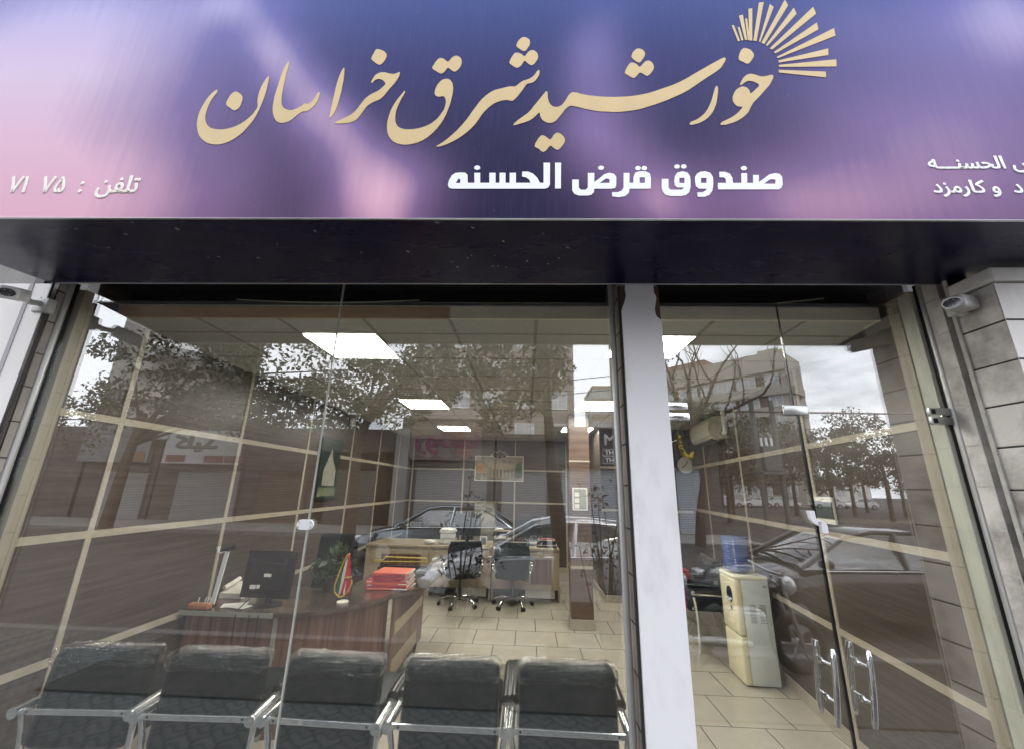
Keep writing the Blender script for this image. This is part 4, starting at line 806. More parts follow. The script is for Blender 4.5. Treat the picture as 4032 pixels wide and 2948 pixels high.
for k, (x, y, a) in enumerate(((1.86, 2.98, -93), (1.94, 3.66, -93))):
    o = copy_tree(w0); o.location = (x + .55, y, .0); o.rotation_euler = (0, 0, R(a + 180)); o['group'] = 'black waiting chairs by the side wall'
    o['label'] = ('black wrapped chair with chrome legs just behind the water dispenser', 'black wrapped chair farther back by the panelled side wall')[k]

sn = thing('motion_sensor', 'small white alarm sensor high on the dark side wall', 'alarm sensor', (-2.70, 3.9, 2.58))
mb = MB(); mb.box(-2.715, -2.66, 3.86, 3.94, 2.54, 2.66, .015, 3); q = mb.build('case', M['white_pl'], sn, 40)
mb = MB(); mb.box(-2.68, -2.652, 3.872, 3.928, 2.56, 2.60, .008, 2); mb.build('sensor_window', M['grey_pl'], q, 40)
# ================================================================ desks and what stands on them
H = .72
dk = thing('reception_desk', 'walnut reception desk with curved glossy top behind the black chairs', 'desk', (-1.95, 2.2, -.113))
top = [(-2.70, 1.30), (-1.95, 1.30), (-1.78, 1.33), (-1.62, 1.40), (-1.46, 1.53), (-1.33, 1.72), (-1.22, 1.98), (-1.10, 2.12), (-1.00, 2.28), (-1.00, 3.10), (-1.75, 3.10), (-1.75, 2.35), (-2.00, 2.10), (-2.70, 2.10)]
mb = MB(); mb.prism(top, 'z', H - .03, H); mb.build('top', M['desk_top'], dk)
mb = MB(); mb.prism([(a * .985 - .03, b + .01) for a, b in top[2:10]] + [(-1.6, 3.0), (-1.72, 2.3), (-1.84, 1.6)], 'z', H + .001, H + .007); mb.build('glass_cover', M['clear'], dk)
mb = MB(); mb.box(-2.66, -1.955, 1.335, 1.355, .44, H - .031); mb.box(-2.66, -1.955, 1.345, 1.352, -.112, .44); mb.build('front_panel', M['desk_v'], dk)
mb = MB(); mb.box(-2.46, -1.96, 1.325, 1.344, .22, .43); mb.build('cream_board', M['cream_wood'], dk)
mb = MB(); mb.box(-2.70, -1.95, 1.296, 1.300, H - .033, H + .001); mb.box(-1.953, -1.925, 1.325, 1.36, -.112, H - .031); mb.build('edge_band', M['grid'], dk)
cp = [(-1.93, 1.345), (-1.77, 1.37), (-1.62, 1.44), (-1.48, 1.57), (-1.36, 1.76), (-1.27, 1.98)]
mb = MB(); mb.prism(cp + [(a - .02, b + .015) for a, b in cp[::-1]], 'z', -.112, H - .031); mb.build('curved_front', M['desk_v'], dk)
mb = MB(); mb.box(-1.225, -1.20, 1.95, 3.08, .015, H - .031); sp = mb.build('side_panel', M['desk_v'], dk)
mb = MB(); mb.box(-1.2005, -1.192, 1.99, 2.98, .385, .485); mb.box(-1.2005, -1.192, 1.99, 2.80, .045, .185); mb.build('cream_inlay', M['cream_wood'], sp)
mb = MB(); mb.tube([(-1.20, 1.93, .02), (-1.13, 2.5, .02)], .018, 10); mb.tube([(-1.21, 2.9, .02), (-1.13, 2.5, .02)], .012, 8); mb.build('foot_bar', M['channel'], dk)

def box_rot(mb, c, sx, sy_, sz, rz=0, rx=0, bev=0):
    mb.box(c[0] - sx / 2, c[0] + sx / 2, c[1] - sy_ / 2, c[1] + sy_ / 2, c[2] - sz / 2, c[2] + sz / 2, bev, 2, Matrix.Rotation(rz, 3, 'Z') @ Matrix.Rotation(rx, 3, 'X'), c); return mb
mo = thing('computer_monitor', 'black computer monitor with white stickers seen from behind on the walnut desk', 'monitor', (-2.13, 1.52, H))
mb = MB(); box_rot(mb, (-2.15, 1.50, .955), .43, .035, .36, R(-3), R(-4), .01); scx = mb.build('screen_case', M['black_pl'], mo, 40)
mb = MB(); box_rot(mb, (-2.15, 1.475, .94), .30, .04, .22, R(-3), R(-4), .015); mb.build('rear_bulge', M['black_pl'], mo, 40)
mb = MB(); box_rot(mb, (-2.15, 1.4795, 1.06), .40, .004, .045, R(-3), R(-4), .001); mb.build('glossy_band', M['lens'], mo)
mb = MB(); mb.tube([(-2.13, 1.51, H + .012), (-2.13, 1.51, .80)], .03, 12); mb.lathe([(.11, 0), (.11, .008), (.03, .016)], (-2.13, 1.51, H + .001), 24); mb.build('stand', M['black_pl'], mo, 40)
mb = MB(); box_rot(mb, (-2.135, 1.451, .955), .062, .003, .024, R(-3), R(-4)); box_rot(mb, (-2.245, 1.450, .865), .05, .003, .03, R(-3), R(-4)); box_rot(mb, (-2.20, 1.450, .868), .028, .003, .028, R(-3), R(-4)); mb.build('sticker', M['paper'], mo)
mb = MB()
for x in (-2.24, -2.13, -2.06): mb.tube([(x, 1.47, .80), (x - .01, 1.33, .735), (x, 1.290, .70), (x + .005, 1.30, .45), (x - .01, 1.31, .20)], .004, 6)
mb.build('cable', M['channel'], mo)

ec = thing('executive_chair', 'black leather high backed chair behind the walnut desk monitor', 'office chair', (-2.12, 2.45, -.113))
mb = MB(); mb.box(-2.34, -1.90, 2.55, 2.66, .42, 1.16, .05, 4, Matrix.Rotation(R(-8), 3, 'X'), (-2.12, 2.6, .4)); mb.build('backrest', M['leather'], ec, 50)
mb = MB(); mb.box(-2.36, -1.88, 2.15, 2.62, .30, .40, .04, 4); mb.build('seat', M['leather'], ec, 50)
mb = MB(); mb.tube([(-2.12, 2.38, -.05), (-2.12, 2.38, .31)], .03, 12)
for k in range(5): a = k * 1.2566; mb.tube([(-2.12, 2.38, .0), (-2.12 + .28 * math.cos(a), 2.38 + .28 * math.sin(a), -.09)], .018, 8)
mb.build('base', M['black_pl'], ec, 50)

fl = thing('desk_flag', 'small green white and red flag with gold fringe on a stand', 'flag', (-1.55, 1.62, H))
bx, by = -1.555, 1.63
mb = MB(); mb.lathe([(.048, 0), (.048, .010), (.03, .016), (.008, .02)], (bx, by, H + .008), 24); mb.build('stand', M['cream_let'], fl, 40)
mb = MB(); mb.tube([(bx, by, H + .02), (bx + .012, by, 1.135)], .0035, 8); mb.ball((bx + .012, by, 1.14), (.006, .006, .008), 1); mb.build('pole', M['chrome'], fl)
def drape(x_of, ys, m, name, dy):
    mb = MB(); V = []
    for j in range(13):
        f = j / 12; z = 1.11 - f * .30; row = []
        for i in range(5):
            g = i / 4; a, b = x_of(f); x = (a + (b - a) * g) * 1.2
            row.append(mb.bm.verts.new((bx + x, by - .012 - .012 * math.sin(g * 5 + f * 3) - dy, z - .06 * abs(g - .5) * f)))
        V.append(row)
    for A, B in zip(V, V[1:]):
        for k in range(4): mb.bm.faces.new((A[k], A[k + 1], B[k + 1], B[k]))
    o = mb.build(name, m, fl, 80); sd = o.modifiers.new('thick', 'SOLIDIFY'); sd.thickness = .002; return o
drape(lambda f: (-.004 - .052 * f, -.002 - .028 * f), 0, pm('flag_green', (.02, .16, .07), .7), 'green_band', .004)
drape(lambda f: (-.002 - .030 * f, .014 - .0 * f), 0, M['paper'], 'white_band', 0)
drape(lambda f: (.012 - .03 * f * f, .014 + .042 * min(1, f * 1.4)), 0, pm('flag_red', (.50, .02, .04), .7), 'red_band', .006)
mb = MB(); P = [(.010, 1.115), (-.022, 1.04), (-.045, .95), (-.064, .86), (-.058, .81), (-.02, .775), (.012, .785), (.045, .83), (.062, .88), (.058, .915)]
mb.tube([(bx + a * 1.15, by - .028, b) for a, b in P], .0065, 6); mb.tube([(bx + .010, by - .030, .925), (bx + .066, by - .030, .932)], .006, 6); mb.build('gold_fringe', pm('gold_fringe', (.55, .36, .06), .6, bump=.5, scale=80), fl)

ps = thing('pen_stand', 'orange wooden pen stand with white pens on the desk corner', 'pen stand', (-2.58, 1.36, H))
mb = MB(); mb.box(-2.66, -2.49, 1.315, 1.375, H + .001, H + .045, .012, 3); mb.build('block', M['orange'], ps, 50)
mb = MB()
for x in (-2.60, -2.545, -2.525, -2.505): mb.tube([(x, 1.345, H + .04), (x + .008, 1.345, H + .085)], .004, 6)
mb.build('pen', M['white_pl'], ps)
dl = thing('desk_lamp', 'white stemmed desk lamp with dark head beside the orange pen stand', 'desk lamp', (-2.55, 1.43, H))
mb = MB(); mb.lathe([(.06, 0), (.06, .012), (.02, .018)], (-2.58, 1.44, H + .001), 20); mb.build('base', M['black_pl'], dl, 40)
mb = MB(); box_rot(mb, (-2.548, 1.44, .93), .036, .014, .40, 0, 0, .004)
for v in mb.bm.verts: v.co.x += (v.co.z - .73) * .10 + .0
mb.build('stem', M['white_pl'], dl)
mb = MB(); mb.tube([(-2.585, 1.43, 1.165), (-2.58, 1.43, 1.125), (-2.556, 1.435, 1.115), (-2.53, 1.44, 1.135)], [.016, .008, .006, .006], 8); mb.build('white_clip', M['white_pl'], dl, 60)
mb = MB(); mb.tube([(-2.55, 1.44, 1.14), (-2.46, 1.46, 1.16)], [.016, .022], 10); mb.tube([(-2.50, 1.43, 1.13), (-2.455, 1.43, 1.185)], .005, 6); mb.build('head', M['black_pl'], dl, 50)
ph = thing('desk_telephone', 'cream telephone on the walnut desk beside the wall', 'telephone', (-2.56, 1.78, H))
mb = MB(); mb.prism([(1.66, H), (1.88, H), (1.88, H + .09), (1.66, H + .04)], 'x', -2.66, -2.46); mb.build('body', M['cream_let'], ph)
mb = MB(); mb.tube([(-2.64, 1.68, H + .075), (-2.63, 1.77, H + .10), (-2.64, 1.86, H + .115)], .02, 10); mb.build('handset', M['cream_let'], ph, 60)
pp = thing('paper_sheets', 'loose white paper sheets lying before the desk monitor', 'papers', (-2.36, 1.45, H))
mb = MB(); box_rot(mb, (-2.38, 1.47, H + .004), .18, .12, .003, R(25)); box_rot(mb, (-2.30, 1.42, H + .008), .16, .10, .003, R(-12)); mb.build('sheet', M['paper'], pp)

cols = ['coral_f', 'pink_f', 'red_f', 'coral_f', 'red_f', 'pink_f', 'red_f', 'pink_f', 'red_f', 'coral_f']; rr = random.Random(2)
for k in range(10):
    z = H + .010 + k * .0150; dx = rr.uniform(-.012, .012) + (.03 if k > 4 else 0); c = cols[k]
    t = thing('office_folder', ('lowest', 'second lowest', 'third lowest', 'fourth lowest', 'fifth lowest', 'sixth lowest', 'seventh lowest', 'third from top', 'second from top', 'topmost')[k] + {'coral_f': ' coral', 'pink_f': ' dark pink', 'red_f': ' red'}[c] + ' folder of the stack on the walnut desk', 'folder', (-1.34, 2.22, z), 'stack of red folders')
    mb = MB(); box_rot(mb, (-1.345 + dx, 2.22, z + .007), .40 if k < 5 else .33, .28, .0125, R(rr.uniform(-5, 5)), 0, .003); mb.build('cover', M[c], t)
    mb = MB(); box_rot(mb, (-1.345 + dx + .008, 2.222, z + .0065), .395 if k < 5 else .325, .27, .008, R(rr.uniform(-4, 4))); mb.build('page_block', M['paper'], t)
ft = thing('file_rack', 'black desk rack with yellow wire rails beyond the red folders', 'file rack', (-1.42, 2.85, H))
mb = MB(); mb.box(-1.68, -1.12, 2.78, 3.02, H + .001, H + .02); mb.box(-1.68, -1.66, 2.78, 3.02, H + .02, H + .08); mb.box(-1.14, -1.12, 2.78, 3.02, H + .02, H + .08); mb.box(-1.66, -1.14, 3.0, 3.02, H + .02, H + .06); mb.build('tray', M['black_pl'], ft)
mb = MB(); mb.tube([(-1.72, 2.76, H + .15), (-1.62, 2.76, H + .155), (-1.60, 2.77, H + .19), (-1.13, 2.77, H + .185), (-1.11, 2.77, H + .15), (-1.70, 2.76, H + .14)], .007, 8); mb.build('wire_rail', M['yellow_w'], ft, 60)

def leaf_mesh(name, pts, size, m, parent, seed=1, norm=None, droop=.4, asp=.5):
    rg = np.random.default_rng(seed); n = len(pts); pts = np.asarray(pts, float)
    d = rg.normal(size=(n, 3)); d[:, 2] -= droop; d /= np.linalg.norm(d, axis=1)[:, None]
    e = rg.normal(size=(n, 3)); e -= (e * d).sum(1)[:, None] * d; e /= np.linalg.norm(e, axis=1)[:, None]
    s = size * rg.uniform(.6, 1.35, size=(n, 1)); nn = np.cross(d, e)
    V = np.empty((n, 4, 3)); V[:, 0] = pts - d * s * .5; V[:, 2] = pts + d * s * .5
    V[:, 1] = pts + e * s * asp * .5 + nn * s * .08 - d * s * .06; V[:, 3] = pts - e * s * asp * .5 + nn * s * .08 - d * s * .06
    me = bpy.data.meshes.new(name); me.vertices.add(n * 4); me.vertices.foreach_set('co', V.reshape(-1))
    me.loops.add(n * 4); me.loops.foreach_set('vertex_index', np.arange(n * 4, dtype=np.int32)); me.polygons.add(n)
    me.polygons.foreach_set('loop_start', np.arange(0, n * 4, 4, dtype=np.int32)); me.polygons.foreach_set('loop_total', np.full(n, 4, dtype=np.int32)); me.update(calc_edges=True)
    me.materials.append(m); o = bpy.data.objects.new(name, me); COL.objects.link(o)
    return adopt(o, parent) if parent else o

def clumps(centers, per, rad, seed):
    rg = np.random.default_rng(seed); out = []
    for c in centers:
        q = rg.normal(size=(per, 3)); q /= np.linalg.norm(q, axis=1)[:, None]; q *= rg.uniform(.25, 1, size=(per, 1)) ** .5
        out.append(np.asarray(c) + q * np.asarray(rad) * rg.uniform(.7, 1.25))
    return np.concatenate(out)

dp = thing('desk_plant', 'dark leafy bouquet in a pot on the walnut desk behind the small flag', 'plant', (-1.86, 2.05, H))
mb = MB(); mb.lathe([(.06, 0), (.085, .12), (.09, .125)], (-1.84, 2.0, H + .001), 18); mb.build('pot', M['pot'], dp, 40)
mb = MB()
for k in range(7): a = k * .9; mb.tube([(-1.84, 2.0, H + .1), (-1.84 + .1 * math.cos(a), 2.0 + .08 * math.sin(a), H + .32)], .004, 5)
mb.build('stem', M['leaf_in'], dp)
leaf_mesh('foliage', clumps([(-1.84 + x, 2.0 + y, .72 + z) for x, y, z in ((0, 0, .28), (-.14, 0, .2), (.13, 0, .22), (0, .1, .36), (-.08, -.06, .14), (.16, .05, .12), (.02, -.08, .2))], 46, (.10, .10, .09), 4), .075, M['leaf_in'], dp, 4)

# ---- the two back desks
def back_desk(label, x0, x1, inl, top_end):
    t = thing('office_desk', label, 'desk', ((x0 + x1) / 2, 5.2, 0))
    mb = MB(); mb.box(x0, x1, 4.80, 5.62, .735, .765, .003); mb.build('top', M['cream_wood'], t)
    mb = MB(); mb.box(x0 + .002, x1 - .002, 4.84, 4.862, .16, .734); fp = mb.build('front_panel', M['cream_wood'], t)
    mb = MB()
    for a, b, c, d in inl: mb.box(a, b, 4.834, 4.8405, c, d)
    mb.build('walnut_inlay', M['desk_v'], fp)
    mb = MB(); mb.box(x0, x0 + .025, 4.815, 5.6, .0, .734); mb.box(x1 - .025, x1, 4.815, 5.6, .0, .734); mb.build('side_panel', M['cream_wood'], t)
    mb = MB(); mb.box(x0 + (.45 if top_end else .5) * (x1 - x0), x1 - .07, 4.90, 5.35, .03, .158); mb.build('pedestal', M['cream_let'], t)
    mb = MB(); mb.box(x0 + .03, x1 - .03, 5.5, 5.52, .02, .7); mb.build('back_board', M['black_pl'], t)
    return t
back_desk('pale wood office desk with dark inlays, left one of the two by the back wall', -2.60, -1.575, [(-2.35, -1.70, .30, .62)], 0)['label'] = 'pale wood office desk farthest from the wooden column'
back_desk('pale wood office desk with two thin dark inlays, middle of the back row', -1.565, -.565, [(-1.42, -.72, .33, .45), (-.80, -.575, .53, .60)], 1)
back_desk('pale wood office desk with one tall dark inlay nearest the wooden column', -.545, .52, [(.07, .40, .24, .62)], 0)

def office_chair(label):
    t = thing('office_chair', label, 'office chair', (0, 0, 0), 'black swivel chairs at the back desks')
    mb = MB()
    rings = []
    for f in np.linspace(0, 1, 9):
        z = .40 + .51 * f; hw = .20 + .065 * math.sin(min(1, f * 1.15) * 2.2); y = -.20 - .07 * f - .02 * math.sin(f * 3.14)
        if f in (0, 1): hw *= .9
        ring = []
        for a in np.linspace(0, 2 * math.pi, 28, endpoint=False):
            cx = math.copysign(abs(math.cos(a)) ** .35, math.cos(a)) * hw; cy = math.sin(a) * .042 + (cx / hw) ** 2 * .035
            ring.append((cx, y + cy + .006 * math.sin(cx * 70), z))
        rings.append(ring)
    mb.loft(rings); mb.build('backrest', M['fabric_blk'], t, 55)
    mb = MB(); mb.box(-.25, .25, -.22, .27, .40, .49, .04, 4); mb.build('seat', M['fabric_blk'], t, 50)
    mb = MB(); mb.tube([(0, 0, .08), (0, 0, .25)], .028, 14); mb.tube([(0, 0, .25), (0, 0, .40)], .018, 12); mb.box(-.10, .10, -.12, .12, .375, .402); mb.tube([(.08, -.03, .37), (.24, -.06, .36)], .007, 8); mb.build('gas_column', M['black_pl'], t, 40)
    for s in (-1, 1):
        mb = MB(); mb.tube([(s * .24, .12, .44), (s * .29, .12, .50), (s * .29, .10, .64), (s * .29, -.10, .645), (s * .29, -.15, .55), (s * .25, -.17, .46)], .014, 10); ar = mb.build('armrest', M['chrome'], t, 60)
        mb = MB(); mb.box(s * .29 - .028, s * .29 + .028, -.14, .14, .648, .678, .012, 3); mb.build('arm_pad', M['pad'], ar, 50)
    for k in range(5):
        a = k * 2 * math.pi / 5 + .3; c, s = math.cos(a), math.sin(a)
        mb = MB(); mb.tube([(c * .02, s * .02, .115), (c * .17, s * .17, .125), (c * .27, s * .27, .09), (c * .29, s * .29, .06)], [.022, .018, .014, .011], 10, flat=.7); lg = mb.build('base_arm', M['chrome'], t, 50)
        mb = MB()
        for d in (-.014, .014): mb.cyl((c * .30 - s * d - c * 0 + s * -.009, s * .30 + c * d + c * .009, .028), (c * .30 - s * d + s * .009 - s * 0, s * .30 + c * d - c * .009, .028), .0275, 16)
        mb.build('castor', M['black_pl'], lg, 40)
    return t
oc = office_chair('black swivel chair in front of the middle back desk'); oc.location = (-.99, 4.48, 0); oc.rotation_euler = (0, 0, R(22))
o2 = copy_tree(oc); o2.location = (-.205, 4.52, 0); o2.rotation_euler = (0, 0, R(-2)); o2['label'] = 'black swivel chair with ribbed back before the desk nearest the column'

# ---- things on the back desks
T = .766
for k in range(9):
    z = T + .002 + k * .026
    t = thing('paper_bundle', ('lowest', 'second lowest', 'third lowest', 'fourth lowest', 'middle', 'fourth from top', 'third from top', 'second from top', 'topmost')[k] + ' paper bundle of the white stack on the middle back desk', 'paper bundle', (-1.33, 5.1, z), 'bundles of paper stacked on the back desk')
    mb = MB(); box_rot(mb, (-1.33 + rr.uniform(-.01, .01), 5.1, z + .012), .24, .30, .0235, R(rr.uniform(-8, 8)), 0, .004); mb.build('sheets', M['paper' if k % 3 else 'grey_pl'], t)
t = thing('paper_sheets', 'crumpled white sheets beside the paper stack on the back desk', 'papers', (-1.58, 4.95, T))
mb = MB(); mb.ball((-1.60, 4.95, T + .035), (.11, .08, .035), 2)
for v in mb.bm.verts: v.co += Vector((rr.uniform(-1, 1), rr.uniform(-1, 1), rr.uniform(-.5, 1))) * .012
mb.build('sheet', M['paper'], t)
t = thing('photo_frame', 'small white photo frame on the pale desk between the swivel chairs', 'photo frame', (-.70, 4.9, T))
mb = MB(); mb.box(-.765, -.645, 4.885, 4.90, T + .001, T + .155); mb.build('frame', M['paper'], t)
mb = MB(); mb.box(-.745, -.665, 4.881, 4.8845, T + .022, T + .135); mb.build('print', pm('grey_photo', (.12, .14, .15), .3, 0, (.45, .46, .45), 14), t)
t = thing('paper_tray', 'three tier pale paper tray on the back desk behind the swivel chair', 'paper tray', (-.42, 5.05, T))
mb = MB()
for z in (.03, .11, .22): mb.box(-.56, -.27, 4.95, 5.2, T + z, T + z + .014)
mb.build('shelf', M['cream_wood'], t)
mb = MB()
for x in (-.55, -.28):
    for y in (4.96, 5.19): mb.tube([(x, y, T), (x, y, T + .235)], .006, 6)
mb.build('upright', M['black_pl'], t)
mb = MB(); box_rot(mb, (-.44, 5.05, T + .135), .16, .18, .02, .2); box_rot(mb, (-.46, 5.05, T + .25), .12, .15, .02, -.2); mb.build('paper', M['paper'], t)
def monitor2(label, x, y, rz):
    t = thing('computer_monitor', label, 'monitor', (x, y, T), 'monitors on the back desks')
    mb = MB(); box_rot(mb, (x, y, T + .30), .46, .04, .36, rz, 0, .01); mb.build('screen_case', M['black_pl'], t, 40)
    mb = MB(); mb.tube([(x, y + .01, T + .01), (x, y + .01, T + .2)], .03, 10); mb.lathe([(.12, 0), (.12, .012)], (x, y, T + .001), 20); mb.build('stand', M['black_pl'], t, 40)
monitor2('black monitor on the pale desk nearest the wooden column', .02, 5.18, R(6))
monitor2('black monitor on the middle back desk beyond the paper stack', -1.02, 5.20, R(-5))
t = thing('desk_printer', 'low grey printer at the column end of the back desk', 'printer', (.34, 5.1, T))
mb = MB(); mb.box(.17, .48, 4.95, 5.25, T + .001, T + .10, .01); mb.build('body', M['black_pl'], t)
mb = MB(); mb.box(.19, .46, 4.93, 5.2, T + .102, T + .112); mb.box(.17, .48, 4.90, 4.96, T + .03, T + .038); mb.build('paper_tray', M['cream_wood'], t)
mb = MB(); box_rot(mb, (.32, 5.05, T + .12), .2, .14, .012, .3); mb.build('red_cloth', M['pink_f'], t)
t = thing('filing_cabinet', 'beige filing cabinet against the back wall beyond the desks', 'filing cabinet', (-.85, 6.6, 0))
mb = MB(); mb.box(-1.06, -.64, 6.35, 6.9, .005, 1.38, .006); cb = mb.build('body', pm('beige_cabinet', (.20, .18, .14), .5), t)
for k in range(3):
    mb = MB(); mb.box(-1.04, -.66, 6.338, 6.3495, .06 + k * .44, .46 + k * .44); dr = mb.build('drawer', pm('beige_drawer', (.23, .205, .16), .45), t)
    mb = MB(); mb.box(-.92, -.78, 6.325, 6.3375, .34 + k * .44, .36 + k * .44); mb.build('handle', M['satin'], dr)
# ================================================================ the street behind the photographer (seen in the glass)
GP, GR_ = -.15, -.27          # pavement and road heights
mb = MB(); mb.box(-60, 60, -3.35, -.02, -.6, GP); struct(mb.build('pavement', M['paver'], None))
mb = MB(); mb.box(-60, 60, -3.50, -3.352, -.6, GP + .02, .02); struct(mb.build('near_kerb', M['kerb'], None))
mb = MB(); mb.box(-320, 320, -320, -3.4, -.8, GR_); struct(mb.build('road', M['asphalt'], None))
mb = MB(); mb.box(-320, 320, -3.4, 240, -1.2, -.62); struct(mb.build('ground', M['dirt'], None))
mb = MB(); mb.box(-60, 9, -17.4, -14.0, -.5, GP); struct(mb.build('far_pavement', pm('far_pavement_concrete', (.24, .23, .215), .8, 0, (.19, .18, .165), 1.2), None))
mb = MB(); mb.box(-60, 9, -14.0, -13.82, -.5, GP + .015, .02); struct(mb.build('far_kerb', M['kerb'], None))
mb = MB(); mb.box(-4.4, 7.5, -3.30, -1.95, -.145, GP + .012, .01); struct(mb.build('planting_strip', pm('damp_dark_soil', (.030, .025, .020), .95, 0, (.055, .046, .036), 6, bump=.5), None))
mb = MB(); mb.box(11, 90, -31.5, -27.5, -.5, -.10, .05); struct(mb.build('planted_median', M['dirt'], None))
mb = MB(); mb.box(11, 90, -27.5, -27.3, -.5, -.06, .02); mb.box(11, 90, -31.7, -31.5, -.5, -.06, .02); struct(mb.build('median_kerb', M['kerb'], None))

FY = -17.4
def shop(label, x0, x1, zt, wallm, shut, m_sh, signrect, sm, extra=None):
    t = thing('street_shop', label, 'shop', ((x0 + x1) / 2, FY, GP), 'closed shops across the street')
    mb = MB(); mb.box(x0, x1, FY - 6, FY, -.3, zt)
    mb.build('wall', wallm, t)
    if shut:
        a, b, z0, z1 = shut
        mb = MB(); mb.box(a - .08, a, FY, FY + .08, z0, z1 + .1); mb.box(b, b + .08, FY, FY + .08, z0, z1 + .1); mb.box(a - .08, b + .08, FY, FY + .2, z1 + .1, z1 + .35); mb.build('shutter_frame', M['render_d'], t)
        mb = MB(); mb.box(a, b, FY + .002, FY + .04, z0, z1 + .1); mb.build('roller_shutter', m_sh, t)
    s = None
    if signrect:
        a, b, z0, z1 = signrect
        mb = MB(); mb.box(a, b, FY + .15, FY + .40, z0, z1, .01); s = mb.build('sign_board', sm, t)
    return t, s
grey_s = pm('grey_sign_board', (.23, .23, .24), .5, 0, (.19, .19, .20), 2); white_s = pm('white_sign_board', (.38, .39, .40), .45)
raised = pm('raised_grey_letters', (.17, .165, .16), .5); brown_l = pm('brown_letters', (.20, .09, .05), .5); wood_b = pm('brown_plank_sign', (.26, .15, .085), .6, 0, (.2, .11, .06), 3, (.3, 1, 6)); olive = pm('olive_letters', (.10, .11, .075), .5); redl = pm('dull_red_panel', (.17, .05, .05), .5)
t, s = shop('grey signed shop with raised letters and brown plank panel across the street', -21.9, -18.2, 4.7, M['render_d'], (-20.7, -18.5, GP, 1.95), M['shutter'], (-22.0, -18.45, 2.45, 4.45), grey_s)
def face_text(name, str_, m, parent, xl, xr, z0, z1, bold=.03):      # faces the shop: left-to-right runs from +x to -x
    return text(name, str_, m, parent, -xr, -xl, z0, z1, base=(0, FY + .412, 0), yaw=0, bold=bold, flip=True)
face_text('raised_lettering', 'ﺐﺴﭼ', raised, s, -21.6, -19.9, 3.45, 4.25, .05)
mb = MB(); mb.prism([(-19.3, 3.95), (-18.75, 3.95), (-18.7, 4.1), (-18.95, 4.38), (-19.05, 4.38), (-19.35, 4.1)], 'y', FY + .40, FY + .43); mb.build('drop_emblem', wood_b, s)
mb = MB(); mb.box(-19.6, -18.6, FY + .40, FY + .44, 2.5, 3.0); mb.build('plank_panel', wood_b, s)
t, s = shop('white signed shop with dark raised letters across the street', -18.1, -13.4, 4.6, M['render_d'], (-17.0, -13.9, GP, 2.05), M['shutter'], (-17.7, -14.0, 2.45, 4.05), white_s)
face_text('raised_lettering', 'ﺪﯿﻠﮐ', olive, s, -17.3, -15.0, 3.0, 3.85, .06)
for a in (-17.5, -15.6, -14.3 - .3):
    mb = MB(); mb.box(a, a + .95, FY + .40, FY + .42, 2.52, 2.85); mb.build('red_panel', redl, s)
mb = MB(); mb.box(-18.4, -17.6, FY + .1, FY + .5, 3.6, 5.0); tag(mb.build('blank_signboard', white_s, None), 'blank white upright sign board between the two signed shops', 'sign board')
shop('dark brown shop front with patchy plaster between the signed shops', -13.4, -6.3, 4.3, M['render_d'], (-12.9, -10.6, GP, 2.1), M['shutter_d'], None, None)
t, s = shop('plaster walled doorway shop beside the sweet shop', -10.3, -6.3, 3.2, M['render_w'], None, None, None, None)
mb = MB(); mb.box(-9.6, -7.2, FY, FY + .05, GP, 2.3); mb.build('dark_door', pm('dark_metal_door', (.05, .045, .042), .4), t)
t, s = shop('sweet shop with pink script over a honeycomb sign', -6.2, -1.6, 4.9, M['render_d'], (-5.3, -1.9, GP, 2.45), M['shutter'], (-5.6, -2.2, 2.85, 4.7), pm('honeycomb_board', (.11, .08, .075), .4))
hexm = [pm('hex_tan', (.19, .145, .12), .5), pm('hex_grey', (.14, .12, .115), .5), pm('hex_rust', (.17, .085, .06), .5)]
hx = [(-5.2, 4.2), (-4.3, 4.25), (-3.4, 4.2), (-4.75, 3.35), (-3.85, 3.3), (-2.95, 3.35), (-2.6, 4.2), (-5.5, 3.4)]
for k, (a, c) in enumerate(hx):
    mb = MB(); mb.prism([(a + .46 * math.cos(q), c + .46 * math.sin(q)) for q in np.linspace(.5236, 6.807, 7)[:-1]], 'y', FY + .40, FY + .42); mb.build('hexagon_panel', hexm[k % 3], s)
pinkl = pm('pink_script', (.16, .04, .08), .4)
text('pink_lettering', 'ﺎﯿﺒﻟوز', pinkl, s, 2.35, 5.4, 3.1, 4.55, base=(0, FY + .43, 0), yaw=0, bold=.018, flip=True)
mb = MB(); mb.box(-6.3, -5.65, FY, FY + .45, GP, 4.3); tag(mb.build('white_pilaster', M['render_w'], None), 'pale stained pilaster left of the honeycomb sign shop', 'pilaster')
t, s = shop('black signed shop with boxed white letters across the street', 1.2, 6.6, 4.6, M['render_d'], (1.6, 6.3, GP, 2.5), M['shutter_b'], (1.3, 6.6, 2.75, 4.5), pm('black_sign_board', (.012, .012, .014), .4))
for k, z in enumerate((3.25, 2.9)):
    text('boxed_lettering', 'THT', M['white_let'], s, -4.2, -3.6, z, z + .2, base=(0, FY + .41, 0), yaw=0, bold=.02, flip=True)
    mb = MB(); mb.tube([(3.5, FY + .41, z - .05), (4.9, FY + .41, z - .05), (4.9, FY + .41, z + .26), (3.5, FY + .41, z + .26), (3.5, FY + .41, z - .05)], .015, 4); mb.build('letter_box', M['grey_pl'], s)
text('outlined_lettering', 'PAM', M['grey_pl'], s, -5.0, -3.6, 3.7, 4.2, base=(0, FY + .41, 0), yaw=0, bold=.02, flip=True)
shop('narrow white shuttered shop between the sweet shop and the black sign', -1.5, 1.15, 4.2, M['render_d'], (-1.2, .9, GP, 2.4), M['shutter'], None, None)
t, s = shop('dark shop with a yellow letter on its black sign at the row end', 6.7, 8.9, 4.4, M['render_d'], (6.9, 8.0, GP, 2.6), M['shutter_b'], (6.8, 8.8, 2.9, 4.4), M['ink'])
